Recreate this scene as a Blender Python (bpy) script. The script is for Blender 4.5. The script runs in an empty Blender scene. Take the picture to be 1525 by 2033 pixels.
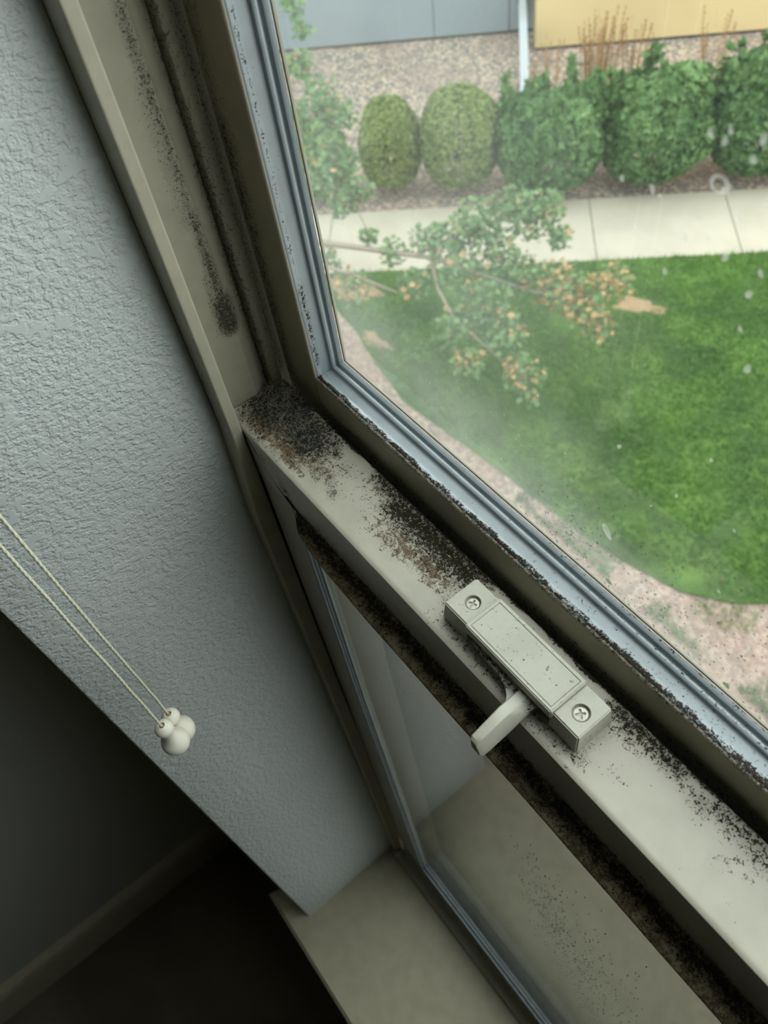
import bpy, bmesh, math, random
import numpy as np
from mathutils import Vector, Matrix

random.seed(7); rng = np.random.default_rng(7)
S = bpy.context.scene
COL = S.collection
MM = 0.001

# ------------------------------------------------------------ camera
RC = [[0.6090994532905131, 0.7854130167868989, -0.11019670132935315],
      [0.6043892045912813, -0.5495745883703212, -0.5768713655468238],
      [-0.5135285244022152, 0.28477033670849133, -0.8093677252203293]]
CAM = Vector((0.2976, -0.08928, 0.32))
cam_d = bpy.data.cameras.new('camera'); cam = bpy.data.objects.new('camera', cam_d); COL.objects.link(cam)
r_, d_, f_ = (Vector(v) for v in RC)
m = Matrix((r_, -d_, -f_)).transposed().to_4x4(); m.translation = CAM
cam.matrix_world = m
cam_d.sensor_fit = 'VERTICAL'; cam_d.sensor_height = 36.0
cam_d.lens = 1628.49 / 2033 * 36
cam_d.clip_start = 0.01; cam_d.clip_end = 200
cam_d.dof.use_dof = True; cam_d.dof.focus_distance = 0.385; cam_d.dof.aperture_fstop = 15
S.camera = cam

# ------------------------------------------------------------ overcast sky and exposure
W = bpy.data.worlds.new('overcast_sky'); S.world = W; W.use_nodes = True
wn = W.node_tree; wn.nodes.clear()
wo = wn.nodes.new('ShaderNodeOutputWorld'); bg = wn.nodes.new('ShaderNodeBackground')
tc = wn.nodes.new('ShaderNodeTexCoord'); sp = wn.nodes.new('ShaderNodeSeparateXYZ'); cr = wn.nodes.new('ShaderNodeValToRGB')
cr.color_ramp.elements[0].position = 0.0; cr.color_ramp.elements[0].color = (0.62, 0.67, 0.67, 1)
cr.color_ramp.elements[1].position = 0.8; cr.color_ramp.elements[1].color = (0.93, 1.0, 1.0, 1)
wn.links.new(tc.outputs['Generated'], sp.inputs[0]); wn.links.new(sp.outputs[2], cr.inputs[0])
wn.links.new(cr.outputs[0], bg.inputs[0]); wn.links.new(bg.outputs[0], wo.inputs[0])
bg.inputs[1].default_value = 3.9
S.view_settings.view_transform = 'Standard'; S.view_settings.look = 'None'
S.view_settings.gamma = 1.0; S.view_settings.use_curve_mapping = False
S.view_settings.exposure = 0.0
S.render.engine = 'CYCLES'
cy = S.cycles
cy.max_bounces = 8; cy.diffuse_bounces = 5; cy.glossy_bounces = 4; cy.transparent_max_bounces = 16
cy.caustics_reflective = False; cy.caustics_refractive = False; cy.use_denoising = True

# ------------------------------------------------------------ helpers
def lin(c):
    return tuple(((v/255)/12.92 if v/255 <= .04045 else ((v/255+.055)/1.055)**2.4) for v in c) + (1,)

class NT:
    def __init__(s, name):
        s.m = bpy.data.materials.new(name); s.m.use_nodes = True
        s.t = s.m.node_tree; s.t.nodes.clear()
        s.out = s.n('ShaderNodeOutputMaterial')
        s.tc = s.n('ShaderNodeTexCoord')
    def n(s, ty, **k):
        nd = s.t.nodes.new(ty)
        for a, b in k.items(): setattr(nd, a, b)
        return nd
    def set(s, inp, v):
        if hasattr(v, 'is_linked') or isinstance(v, bpy.types.NodeSocket): s.t.links.new(v, inp)
        elif v is not None:
            inp.default_value = v
    def math(s, op, a, b=0.0, c=None, clamp=False):
        nd = s.n('ShaderNodeMath', operation=op, use_clamp=clamp)
        s.set(nd.inputs[0], a); s.set(nd.inputs[1], b)
        if c is not None: s.set(nd.inputs[2], c)
        return nd.outputs[0]
    def noise(s, scale, detail=4, rough=.55, dist=0, vec=None):
        nd = s.n('ShaderNodeTexNoise'); s.t.links.new(vec or s.tc.outputs['Object'], nd.inputs['Vector'])
        nd.inputs['Scale'].default_value = scale; nd.inputs['Detail'].default_value = detail
        nd.inputs['Roughness'].default_value = rough; nd.inputs['Distortion'].default_value = dist
        return nd.outputs[0]
    def voro(s, scale, feat='F1', vec=None, out=0):
        nd = s.n('ShaderNodeTexVoronoi', feature=feat); s.t.links.new(vec or s.tc.outputs['Object'], nd.inputs['Vector'])
        nd.inputs['Scale'].default_value = scale
        return nd.outputs[out]
    def mapping(s, scale=(1, 1, 1), rot=(0, 0, 0)):
        nd = s.n('ShaderNodeMapping'); s.t.links.new(s.tc.outputs['Object'], nd.inputs[0])
        nd.inputs['Scale'].default_value = scale; nd.inputs['Rotation'].default_value = rot
        return nd.outputs[0]
    def smooth(s, v, a, b, lo=0.0, hi=1.0):
        nd = s.n('ShaderNodeMapRange', interpolation_type='SMOOTHSTEP'); s.set(nd.inputs[0], v)
        for i, q in enumerate((a, b, lo, hi)): nd.inputs[i+1].default_value = q
        return nd.outputs[0]
    def mix(s, f, a, b):
        nd = s.n('ShaderNodeMix', data_type='RGBA'); s.set(nd.inputs[0], f); s.set(nd.inputs[6], a); s.set(nd.inputs[7], b)
        return nd.outputs[2]
    def attr(s, name):
        nd = s.n('ShaderNodeAttribute', attribute_name=name); return nd.outputs['Fac']
    def bump(s, h, strength=.5, dist=.001, nrm=None):
        nd = s.n('ShaderNodeBump'); s.set(nd.inputs['Height'], h); nd.inputs['Strength'].default_value = strength
        nd.inputs['Distance'].default_value = dist
        if nrm is not None: s.t.links.new(nrm, nd.inputs['Normal'])
        return nd.outputs[0]
    def pbr(s, col, rough=.5, nrm=None, metal=0, spec=.5, **k):
        b = s.n('ShaderNodeBsdfPrincipled'); s.set(b.inputs['Base Color'], col); s.set(b.inputs['Roughness'], rough)
        b.inputs['Metallic'].default_value = metal; s.set(b.inputs['Specular IOR Level'], spec)
        if nrm is not None: s.t.links.new(nrm, b.inputs['Normal'])
        for a, v in k.items(): s.set(b.inputs[a.replace('_', ' ')], v)
        s.t.links.new(b.outputs[0], s.out.inputs[0]); return b

def mesh(name, vs, fs, mat=None, parent=None, smooth=False, attrs=None):
    me = bpy.data.meshes.new(name)
    me.from_pydata([tuple(map(float, v)) for v in vs], [], [tuple(map(int, f)) for f in fs]); me.update()
    if attrs:
        for k, a in attrs.items():
            at = me.attributes.new(k, 'FLOAT', 'POINT'); at.data.foreach_set('value', np.asarray(a, dtype=np.float32))
    if smooth: me.polygons.foreach_set('use_smooth', [True]*len(me.polygons))
    o = bpy.data.objects.new(name, me); COL.objects.link(o)
    if mat: me.materials.append(mat)
    if parent: o.parent = parent
    return o
def empty(name, loc=(0, 0, 0)):
    o = bpy.data.objects.new(name, None); o.empty_display_size = .02; COL.objects.link(o); o.location = loc; return o
def tag(o, label=None, cat=None, group=None, kind=None):
    if label: o['label'] = label
    if cat: o['category'] = cat
    if group: o['group'] = group
    if kind: o['kind'] = kind
    return o
def from_bm(name, bm, mat, parent=None, smooth=False):
    bmesh.ops.recalc_face_normals(bm, faces=bm.faces)
    me = bpy.data.meshes.new(name); bm.to_mesh(me); bm.free(); me.materials.append(mat)
    if smooth: me.polygons.foreach_set('use_smooth', [True]*len(me.polygons))
    o = bpy.data.objects.new(name, me); COL.objects.link(o)
    if parent: o.parent = parent
    return o
def box_bm(bm, a, b):
    r = bmesh.ops.create_cube(bm, size=1)
    for v in r['verts']:
        v.co = Vector([(a[i]+b[i])/2 + v.co[i]*(b[i]-a[i]) for i in range(3)])
    return r['verts']
def box(name, a, b, mat, parent=None, bevel=0, seg=2):
    bm = bmesh.new(); box_bm(bm, a, b)
    if bevel: bmesh.ops.bevel(bm, geom=list(bm.edges), offset=bevel, segments=seg, affect='EDGES', profile=.5)
    return from_bm(name, bm, mat, parent, smooth=False)
def prism(bm, pts, z0, z1, axis=2):
    """closed polygon extruded along an axis; pts are the two other coordinates in order"""
    def co(p, h):
        return {2: (p[0], p[1], h), 0: (h, p[0], p[1]), 1: (p[0], h, p[1])}[axis]
    a = [bm.verts.new(co(p, z0)) for p in pts]; b = [bm.verts.new(co(p, z1)) for p in pts]
    bm.faces.new(a[::-1]); bm.faces.new(b); n = len(pts)
    for i in range(n): bm.faces.new((a[i], a[(i+1) % n], b[(i+1) % n], b[i]))
    return a + b
def strip(name, prof, ts, fn, mat, parent=None, attrs=None, smooth=True, close=False):
    """prof: list of 2-D points; ts: stations; fn(p,t)->xyz. Open sheet with end caps left off unless close."""
    vs = np.array([fn(p, t) for t in ts for p in prof]); n = len(prof); fs = []
    rngp = n if close else n-1
    for i in range(len(ts)-1):
        for j in range(rngp):
            k = (j+1) % n
            fs.append((i*n+j, i*n+k, (i+1)*n+k, (i+1)*n+j))
    if close:
        fs.append(tuple(range(n))[::-1]); fs.append(tuple((len(ts)-1)*n+j for j in range(n)))
    A = None
    if attrs: A = {k: a(vs) for k, a in attrs.items()}
    o = mesh(name, vs, fs, mat, parent, smooth, A)
    bm = bmesh.new(); bm.from_mesh(o.data); bmesh.ops.recalc_face_normals(bm, faces=bm.faces); bm.to_mesh(o.data); bm.free()
    return o
def auto_smooth(o, ang=35):
    me = o.data; bm = bmesh.new(); bm.from_mesh(me)
    for e in bm.edges:
        if len(e.link_faces) == 2 and e.calc_face_angle(0) > math.radians(ang): e.smooth = False
    bm.to_mesh(me); bm.free(); me.polygons.foreach_set('use_smooth', [True]*len(me.polygons)); return o
def dens(pts, step):
    out = [pts[0]]
    for a, b in zip(pts, pts[1:]):
        L = math.hypot(b[0]-a[0], b[1]-a[1]); k = max(1, int(L/step))
        out += [(a[0]+(b[0]-a[0])*i/k, a[1]+(b[1]-a[1])*i/k) for i in range(1, k+1)]
    return out
def tube(name, pts, radii, mat, parent=None, n=8):
    pts = [Vector(p) for p in pts]
    if not hasattr(radii, '__len__'): radii = [radii]*len(pts)
    vs = []; fs = []; up = Vector((0.13, .21, .97))
    for i, p in enumerate(pts):
        t = (pts[min(i+1, len(pts)-1)] - pts[max(i-1, 0)]).normalized()
        a = t.cross(up)
        if a.length < .05: a = t.cross(Vector((1, 0, 0)))
        a.normalize(); b = t.cross(a)
        for k in range(n):
            an = 2*math.pi*k/n; vs.append(p + (a*math.cos(an)+b*math.sin(an))*radii[i])
    for i in range(len(pts)-1):
        for k in range(n): fs.append((i*n+k, i*n+(k+1) % n, (i+1)*n+(k+1) % n, (i+1)*n+k))
    fs.append(tuple(range(n))[::-1]); fs.append(tuple((len(pts)-1)*n+k for k in range(n)))
    return mesh(name, vs, fs, mat, parent, smooth=True)
def lathe(name, prof, loc, mat, parent=None, n=32):
    vs = []; fs = []; k = len(prof)
    for i in range(n):
        a = 2*math.pi*i/n
        for r, z in prof: vs.append((loc[0]+r*math.cos(a), loc[1]+r*math.sin(a), loc[2]+z))
    for i in range(n):
        for j in range(k-1): fs.append((i*k+j, i*k+j+1, ((i+1) % n)*k+j+1, ((i+1) % n)*k+j))
    o = mesh(name, vs, fs, mat, parent, smooth=True)
    bm = bmesh.new(); bm.from_mesh(o.data); bmesh.ops.remove_doubles(bm, verts=bm.verts, dist=1e-6)
    bmesh.ops.recalc_face_normals(bm, faces=bm.faces); bm.to_mesh(o.data); bm.free()
    return auto_smooth(o, 50)

# distance fields for dirt (coordinates in mm)
def seg(x, y, a, b, r, w=1.0):
    ax, ay = a; bx, by = b; dx, dy = bx-ax, by-ay; L = dx*dx+dy*dy+1e-9
    t = np.clip(((x-ax)*dx+(y-ay)*dy)/L, 0, 1)
    d = np.hypot(x-ax-t*dx, y-ay-t*dy)/r
    return w*np.clip(1-d, 0, 1)**.75
def ell(x, y, cx, cy, rx, ry, w=1.0, rot=0):
    c, s = math.cos(rot), math.sin(rot); u = (x-cx)*c+(y-cy)*s; v = -(x-cx)*s+(y-cy)*c
    return w*np.clip(1-np.hypot(u/rx, v/ry), 0, 1)**.75
def mx(*a): return np.maximum.reduce(a)

# ------------------------------------------------------------ materials
def paint(name, col, rough=.42, dirty=False, nscale=1.0, spec=.5, black=(22, 22, 20), brown=(112, 84, 52), speck=0.0, bumpy=.12, soft=0.0, opac=1.0):
    t = NT(name)
    base = t.mix(t.smooth(t.noise(60, 3), .35, .7), lin(col), lin([c*.95 for c in col]))
    fine = t.noise(900, 3)
    h = t.math('MULTIPLY', fine, .15); nr = t.bump(h, bumpy, .0006)
    if dirty:
        mo, ru = t.attr('mold'), t.attr('rust')
        n1 = t.noise(480*nscale, 8, .72, .5); n2 = t.noise(260*nscale, 8, .75, .3); n3 = t.noise(1300*nscale, 3, .6)
        # rusty brown stains
        vr = t.math('ADD', t.math('MULTIPLY', ru, .50), t.math('MULTIPLY', t.math('SUBTRACT', n2, .5), 2.3))
        vr = t.math('ADD', vr, t.math('MULTIPLY', t.math('SUBTRACT', n3, .5), .9))
        mr = t.smooth(vr, .30, .56); mr = t.math('MULTIPLY', mr, t.smooth(ru, .0, .12))
        c1 = t.mix(t.math('MULTIPLY', mr, .85), base, t.mix(t.smooth(n1, .40, .56), lin(brown), lin([c*.38 for c in brown])))
        tan = t.math('MULTIPLY', t.math('MULTIPLY', t.smooth(ru, .2, 1.0), t.smooth(n1, .30, .62)), .55)
        c1 = t.mix(tan, c1, t.mix(.5, c1, lin((158, 126, 80))))
        # black mould
        vm = t.math('ADD', t.math('MULTIPLY', mo, .66), t.math('MULTIPLY', t.math('SUBTRACT', n1, .5), 2.3))
        vm = t.math('ADD', vm, t.math('MULTIPLY', t.math('SUBTRACT', n3, .5), 1.3))
        mm_ = t.smooth(vm, .36, .56+soft); mm_ = t.math('MULTIPLY', mm_, opac); mm_ = t.math('MULTIPLY', mm_, t.smooth(mo, .0, .10))
        c2 = t.mix(mm_, c1, t.mix(t.smooth(n3, .45, .75), lin(black), lin((62, 60, 54))))
        # scattered specks
        if speck:
            sv = t.voro(620, 'F1'); sn = t.noise(55, 4, .6)
            sk = t.math('MULTIPLY', t.smooth(sv, .24, .14), t.smooth(sn, .54, .64))
            c2 = t.mix(t.math('MULTIPLY', sk, speck), c2, lin((58, 50, 40)))
        # film of dust around
        c2 = t.mix(t.math('MULTIPLY', t.smooth(mo, .0, .8), .75), c2, t.mix(.62, c2, lin((70, 64, 48))))
        hh = t.math('ADD', t.math('MULTIPLY', mm_, n3), t.math('MULTIPLY', mr, .4))
        nr = t.bump(hh, .8, .0009, nr)
        rr = t.math('ADD', rough, t.math('MULTIPLY', t.math('MAXIMUM', mm_, mr), .5), clamp=True)
        t.pbr(c2, rr, nr, spec=t.math('MULTIPLY', spec, t.math('SUBTRACT', 1.0, t.math('MULTIPLY', mm_, .85))))
    else:
        t.pbr(base, rough, nr, spec=spec)
    return t.m
BEIGE = (166, 161, 142)
M = {}
M['rail'] = paint('beige_rail_paint', (180, 175, 158), .40, True, speck=.9)
M['frame'] = paint('beige_frame_paint', BEIGE, .45, True, nscale=1.5, speck=.3, soft=.15)
M['jamb'] = paint('beige_jamb_paint', (148, 143, 124), .5, True, nscale=1.5, speck=.3, black=(30, 29, 26), soft=.20, opac=.92)
M['clean'] = paint('beige_clean_paint', (164, 159, 140), .45)
M['lock'] = paint('beige_lock_enamel', (178, 175, 160), .38, True, speck=.25, bumpy=.06)
M['stool'] = paint('beige_sill_paint', (188, 181, 155), .42)
M['glaze'] = paint('sky_tinted_glazing_paint', (160, 170, 174), .22, True, nscale=1.0, spec=.9, speck=.4, black=(12, 14, 20))  # same beige paint, the sky's blue-grey reflection put into its colour

def wall_paint(name, col, scale=1.0, strength=1.0):
    t = NT(name)
    v = t.mapping((1, 1, 1.25))
    a = t.noise(210*scale, 2, .5, .15, v); b = t.noise(520*scale, 2, .5, .1, v); c = t.noise(62*scale, 3, .55, .3, v)
    lumps = t.math('ADD', t.math('MULTIPLY', t.smooth(a, .40, .60), .62), t.math('MULTIPLY', t.smooth(b, .38, .64), .30))
    flat = t.smooth(c, .57, .66)
    hn = t.n('ShaderNodeMix', data_type='FLOAT'); t.set(hn.inputs[0], flat); t.set(hn.inputs[2], lumps); hn.inputs[3].default_value = .80
    h = hn.outputs[0]
    nr = t.bump(h, strength, .0011)
    t.pbr(t.mix(t.noise(9, 2), lin(col), lin([c*.97 for c in col])), .55, nr, spec=.35)
    return t.m
M['reveal'] = wall_paint('textured_white_wall_paint', (203, 208, 205), 1.15, .62)
M['dim'] = wall_paint('dimmed_unseen_wall', (96, 92, 84), .7, .3)  # unseen walls and ceiling, darkened in colour to cut bounced light
M['room'] = wall_paint('plain_room_wall_paint', (190, 190, 178), .7, .3)

t = NT('dark_caulk'); t.pbr(lin((46, 44, 38)), .8); M['caulk'] = t.m
t = NT('dark_gap_shade'); t.pbr(lin((20, 20, 19)), .9); M['black'] = t.m
t = NT('brushed_steel_screw'); t.pbr(lin((176, 174, 160)), .35, t.bump(t.noise(3000, 2), .3, .0003), metal=.55); M['screw'] = t.m
t = NT('ivory_plastic'); t.pbr(lin((232, 228, 212)), .38, Subsurface_Weight=.0); M['ivory'] = t.m
t = NT('grey_cream_spacer'); t.pbr(lin((150, 146, 128)), .6); M['spacer'] = t.m
t = NT('tan_plastic'); t.pbr(lin((205, 178, 120)), .5); M['tan'] = t.m
t = NT('woven_cord'); w_ = t.n('ShaderNodeTexWave'); w_.inputs['Scale'].default_value = 500; t.t.links.new(t.mapping((1, 1, 1), (.6, .2, 0)), w_.inputs[0])
t.pbr(t.mix(w_.outputs[1], lin((222, 220, 196)), lin((192, 190, 164))), .8, t.bump(w_.outputs[1], .5, .0003)); M['cord'] = t.m
t = NT('brown_carpet'); n_ = t.noise(60, 6, .7); t.pbr(t.mix(t.smooth(t.noise(3, 3), .3, .7), lin((122, 114, 96)), lin((92, 86, 72))), .95, t.bump(n_, .9, .004)); M['carpet'] = t.m
t = NT('added_screen_mesh')   # mesh of the added screen: more see-through square on, closed when seen along it
ge = t.n('ShaderNodeNewGeometry'); dp = t.n('ShaderNodeVectorMath', operation='DOT_PRODUCT')
t.t.links.new(ge.outputs['Normal'], dp.inputs[0]); t.t.links.new(ge.outputs['Incoming'], dp.inputs[1])
op = t.math('POWER', .68, t.math('DIVIDE', 1.0, t.math('MAXIMUM', t.math('ABSOLUTE', dp.outputs['Value']), .02)))
trn = t.n('ShaderNodeBsdfTransparent'); dfm = t.n('ShaderNodeBsdfDiffuse'); dfm.inputs[0].default_value = lin((88, 92, 88))
mm2 = t.n('ShaderNodeMixShader'); t.set(mm2.inputs[0], op); t.t.links.new(dfm.outputs[0], mm2.inputs[1]); t.t.links.new(trn.outputs[0], mm2.inputs[2])
t.t.links.new(mm2.outputs[0], t.out.inputs[0]); M['mesh'] = t.m

def glass(name, haze_col=(200, 206, 200), haze_amt=.4, panes=1, tint=(.97, .99, .98, 1)):
    t = NT(name)
    fr = t.n('ShaderNodeFresnel'); fr.inputs[0].default_value = 1.52
    f = fr.outputs[0]
    if panes == 2: f = t.math('SUBTRACT', 1.0, t.math('POWER', t.math('SUBTRACT', 1.0, f, clamp=True), 2.6), clamp=True)
    tr = t.n('ShaderNodeBsdfTransparent'); tr.inputs[0].default_value = tint
    gl = t.n('ShaderNodeBsdfGlossy'); gl.inputs['Roughness'].default_value = .012 if panes == 1 else .03
    gl.inputs[0].default_value = (.97, 1, .985, 1)
    m1 = t.n('ShaderNodeMixShader'); t.set(m1.inputs[0], f); t.t.links.new(tr.outputs[0], m1.inputs[1]); t.t.links.new(gl.outputs[0], m1.inputs[2])
    df = t.n('ShaderNodeBsdfDiffuse'); df.inputs[0].default_value = lin(haze_col)
    tl = t.n('ShaderNodeBsdfTranslucent'); tl.inputs[0].default_value = lin(haze_col)
    m2 = t.n('ShaderNodeMixShader'); m2.inputs[0].default_value = .55
    t.t.links.new(df.outputs[0], m2.inputs[1]); t.t.links.new(tl.outputs[0], m2.inputs[2])
    hz = t.attr('haze'); nz = t.noise(18, 5, .6, .8); st = t.noise(70, 4, .6, 0, t.mapping((1, 1, .06), (0, .5, 0)))
    hv = t.math('MULTIPLY', hz, t.math('ADD', .55, t.math('MULTIPLY', nz, .9)))
    hv = t.math('MULTIPLY', hv, t.math('ADD', .75, t.math('MULTIPLY', st, .5)))
    sp_ = t.math('MULTIPLY', t.smooth(t.voro(260, 'F1'), .16, .07), t.smooth(t.noise(40, 3), .56, .64))
    hv = t.math('ADD', t.math('MULTIPLY', hv, haze_amt), t.math('MULTIPLY', sp_, t.math('MULTIPLY', hz, .35)), clamp=True)
    m3 = t.n('ShaderNodeMixShader'); t.set(m3.inputs[0], hv)
    t.t.links.new(m1.outputs[0], m3.inputs[1]); t.t.links.new(m2.outputs[0], m3.inputs[2])
    t.t.links.new(m3.outputs[0], t.out.inputs[0]); return t.m
M['glass_up'] = glass('hazy_window_glass', (205, 212, 204), .34)
M['glass_low'] = glass('lower_window_glass', (150, 155, 150), .06, panes=2)
t = NT('dried_water_spot')
df = t.n('ShaderNodeBsdfDiffuse'); df.inputs[0].default_value = lin((220, 222, 215)); tl = t.n('ShaderNodeBsdfTranslucent'); tl.inputs[0].default_value = lin((225, 226, 220))
a_ = t.n('ShaderNodeMixShader'); t.t.links.new(df.outputs[0], a_.inputs[1]); t.t.links.new(tl.outputs[0], a_.inputs[2]); a_.inputs[0].default_value = .6
tr = t.n('ShaderNodeBsdfTransparent'); b_ = t.n('ShaderNodeMixShader'); b_.inputs[0].default_value = .38
t.t.links.new(tr.outputs[0], b_.inputs[1]); t.t.links.new(a_.outputs[0], b_.inputs[2]); t.t.links.new(b_.outputs[0], t.out.inputs[0]); M['spot'] = t.m
t = NT('clear_droplet')
gl = t.n('ShaderNodeBsdfGlass'); gl.inputs['IOR'].default_value = 1.33; gl.inputs[0].default_value = (.9, .93, .9, 1); t.t.links.new(gl.outputs[0], t.out.inputs[0]); M['drop'] = t.m

def leafmat(name, a, b, c=None, transl=.35):
    t = NT(name); tone = t.attr('tone')
    col = t.mix(tone, lin(a), lin(b))
    if c: col = t.mix(t.smooth(t.attr('dry'), .5, .6), col, lin(c))
    p = t.pbr(col, .5, spec=.3)
    tl = t.n('ShaderNodeBsdfTranslucent'); t.set(tl.inputs[0], col); mxs = t.n('ShaderNodeMixShader'); mxs.inputs[0].default_value = transl
    t.t.links.new(p.outputs[0], mxs.inputs[1]); t.t.links.new(tl.outputs[0], mxs.inputs[2]); t.t.links.new(mxs.outputs[0], t.out.inputs[0])
    return t.m
M['box_leaf'] = leafmat('olive_shrub_leaves', (104, 122, 68), (150, 164, 100))
M['lilac_leaf'] = leafmat('green_shrub_leaves', (64, 98, 60), (116, 148, 92))
M['tree_leaf'] = leafmat('maple_leaves', (84, 118, 78), (126, 152, 100), (186, 156, 110))
M['grass'] = leafmat('lawn_grass_blades', (54, 96, 30), (100, 142, 54), (164, 138, 98), .3)
M['plume'] = leafmat('tan_grass_plumes', (166, 130, 86), (128, 138, 78), None, .3)
t = NT('bark'); t.pbr(t.mix(t.noise(30, 4), lin((120, 110, 96)), lin((160, 148, 132))), .9, t.bump(t.noise(80, 4), .6, .01)); M['bark'] = t.m
t = NT('lawn_soil'); t.pbr(t.mix(t.smooth(t.noise(2.2, 5), .35, .65), lin((56, 84, 32)), lin((82, 112, 44))), .95, t.bump(t.noise(40, 4), .8, .02)); M['lawn'] = t.m
t = NT('pale_concrete'); t.pbr(t.mix(t.smooth(t.noise(1.4, 6, .6), .3, .7), lin((174, 167, 150)), lin((162, 155, 139))), .85, t.bump(t.noise(300, 2), .3, .002)); M['concrete'] = t.m
def gravel(name, cols):
    t = NT(name); v = t.voro(26, 'F1', out=1)
    sx = t.n('ShaderNodeSeparateColor'); t.t.links.new(v, sx.inputs[0])
    c = t.mix(t.smooth(sx.outputs[0], .3, .5), lin(cols[0]), lin(cols[1])); c = t.mix(t.smooth(sx.outputs[1], .6, .8), c, lin(cols[2]))
    c = t.mix(t.smooth(t.noise(1.1, 4), .42, .62, 0, .4), c, lin(cols[3]))
    t.pbr(c, .9, t.bump(t.voro(26, 'F1'), 1.0, -.03)); return t.m
M['gravel'] = gravel('mixed_river_gravel', ((156, 138, 126), (116, 114, 108), (196, 178, 156), (146, 124, 115)))
M['pink'] = gravel('pinkish_gravel', ((158, 134, 122), (134, 116, 108), (172, 154, 138), (148, 124, 112)))
def siding(name, col, seam=True):
    t = NT(name); c = t.mix(t.smooth(t.noise(.8, 4), .3, .7), lin(col), lin([x*.96 for x in col]))
    t.pbr(c, .6, t.bump(t.noise(120, 2), .2, .002), spec=.3); return t.m
M['grey_wall'] = siding('blue_grey_panel', (134, 145, 151)); M['yellow_wall'] = siding('yellow_stucco', (204, 182, 136))
t = NT('dark_base_trim'); t.pbr(lin((74, 68, 58)), .8); M['dtrim'] = t.m
t = NT('white_metal_downspout'); t.pbr(lin((170, 178, 182)), .35, spec=.6); M['spout'] = t.m
t = NT('grey_facade'); t.pbr(lin((150, 146, 138)), .8); M['facade'] = t.m
t = NT('stone'); t.pbr(t.mix(t.noise(8, 4), lin((170, 160, 145)), lin((130, 124, 116))), .9, t.bump(t.noise(20, 4), .7, .02)); M['stone'] = t.m

# ============================================================ THE ROOM SHELL
ZS = -0.88      # top of the window sill board
ZF = -1.60      # floor
ZT = 0.98       # head of the window opening
XR = 1.05       # right side of the opening
YW = -0.154     # inner face of the window wall
def wall_x(z):  # slightly out-of-plumb left reveal
    return -0.0185 + (0.2 - z)*0.0150
# left return wall (reveal), gently leaning, with bull-nosed corner
def reveal_fn(p, z): return (wall_x(z)+p[0], p[1], z)
rp = [(-.40, YW+.0), (-.0025, YW), (-.0008, YW+.0008), (0, YW+.0025), (0, -.10), (0, -.05), (0, -.0066), (-.40, -.0066)]
o = strip('wall_left', rp, [ZS-.0, -.6, -.3, 0, .3, .6, ZT+.05], reveal_fn, M['reveal'], smooth=False, close=True); tag(auto_smooth(o), kind='structure')
# window wall round the opening: below the sill, above the head, and right of it
bm = bmesh.new()
box_bm(bm, (-.44, YW, ZF), (3.2, .012, ZS-.032)); box_bm(bm, (-.44, YW, ZT+.05), (3.2, .012, 1.4)); box_bm(bm, (XR+.02, YW, ZS-.032), (3.2, .012, ZT+.05))
tag(from_bm('wall_front', bm, M['room']), kind='structure')
bm = bmesh.new()   # outer skin of our own building
box_bm(bm, (-3.0, .02, -6.05), (4.0, .085, ZS-.07)); box_bm(bm, (-3.0, .02, ZT+.05), (4.0, .085, 3.0))
box_bm(bm, (-3.0, .02, ZS-.07), (-.055, .085, ZT+.05)); box_bm(bm, (XR+.05, .02, ZS-.07), (4.0, .085, ZT+.05))
tag(from_bm('wall_outside', bm, M['facade']), kind='structure')
tag(box('wall_back', (-.55, -3.5, ZF), (-.44, .012, 1.4), M['room']), kind='structure')
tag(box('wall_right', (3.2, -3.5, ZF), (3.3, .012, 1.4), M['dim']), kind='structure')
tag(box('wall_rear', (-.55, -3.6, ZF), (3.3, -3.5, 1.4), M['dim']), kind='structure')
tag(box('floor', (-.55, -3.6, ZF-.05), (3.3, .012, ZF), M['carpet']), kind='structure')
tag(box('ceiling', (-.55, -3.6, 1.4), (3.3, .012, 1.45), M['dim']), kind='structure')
bm = bmesh.new(); prism(bm, [(-.44, ZF), (-.424, ZF), (-.424, ZF+.105), (-.427, ZF+.118), (-.433, ZF+.124), (-.44, ZF+.13)], -3.4, YW, axis=1)
tag(from_bm('baseboard_left', bm, M['stool']), kind='structure')

# ============================================================ WINDOW FRAME
win = tag(empty('window_1', (0, 0, ZS)), kind='structure')
def P_(o): # parent keeping world coordinates
    o.parent = win; o.matrix_parent_inverse = Matrix.Translation((0, 0, -ZS)); return o
# front flange and lip (profile in y,x), runs down the jamb; a little deeper below the meeting rail
def lipx(z): return 0.0 + max(0, -.15-z)*0.012
def lipdep(z): return 0.0 if z > -.004 else min(1, (-.004-z)/.07)*.0042
lip = [(-.0065, -.0300), (-.0065, -.0020), (-.0065, -.0010), (-.0063, -.0004), (-.0059, -.0001), (-.0055, 0), (-.0048, 0), (-.0012, 0), (-.0006, 0), (-.0002, -.0002), (0, -.0006), (0, -.0012), (.0, -.0180), (.004, -.0300)]
def lipfn(p, z):
    y, x = p
    if y < -.002: y -= lipdep(z)
    return (x+lipx(z), y, z)
def jm(vs):
    y, z = vs[:, 1]*1e3, vs[:, 2]*1e3
    return mx(seg(y, z, (-6, 60), (-7, 0), 1.5, .3), seg(y, z, (-3, 4), (-3, -4), 2.5, .3))
zs_l = [ZS-.03] + list(np.linspace(-.8, -.1, 15)) + list(np.linspace(-.08, .06, 60)) + [.08, .12, .2, .3, .5, ZT]
frame = P_(strip('window_frame', lip, zs_l, lipfn, M['frame'], None, {'mold': jm, 'rust': lambda v: np.zeros(len(v))}, close=True)); auto_smooth(frame, 40)
frame['label'] = 'pale bead edge and inner flange of the left jamb'
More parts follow.
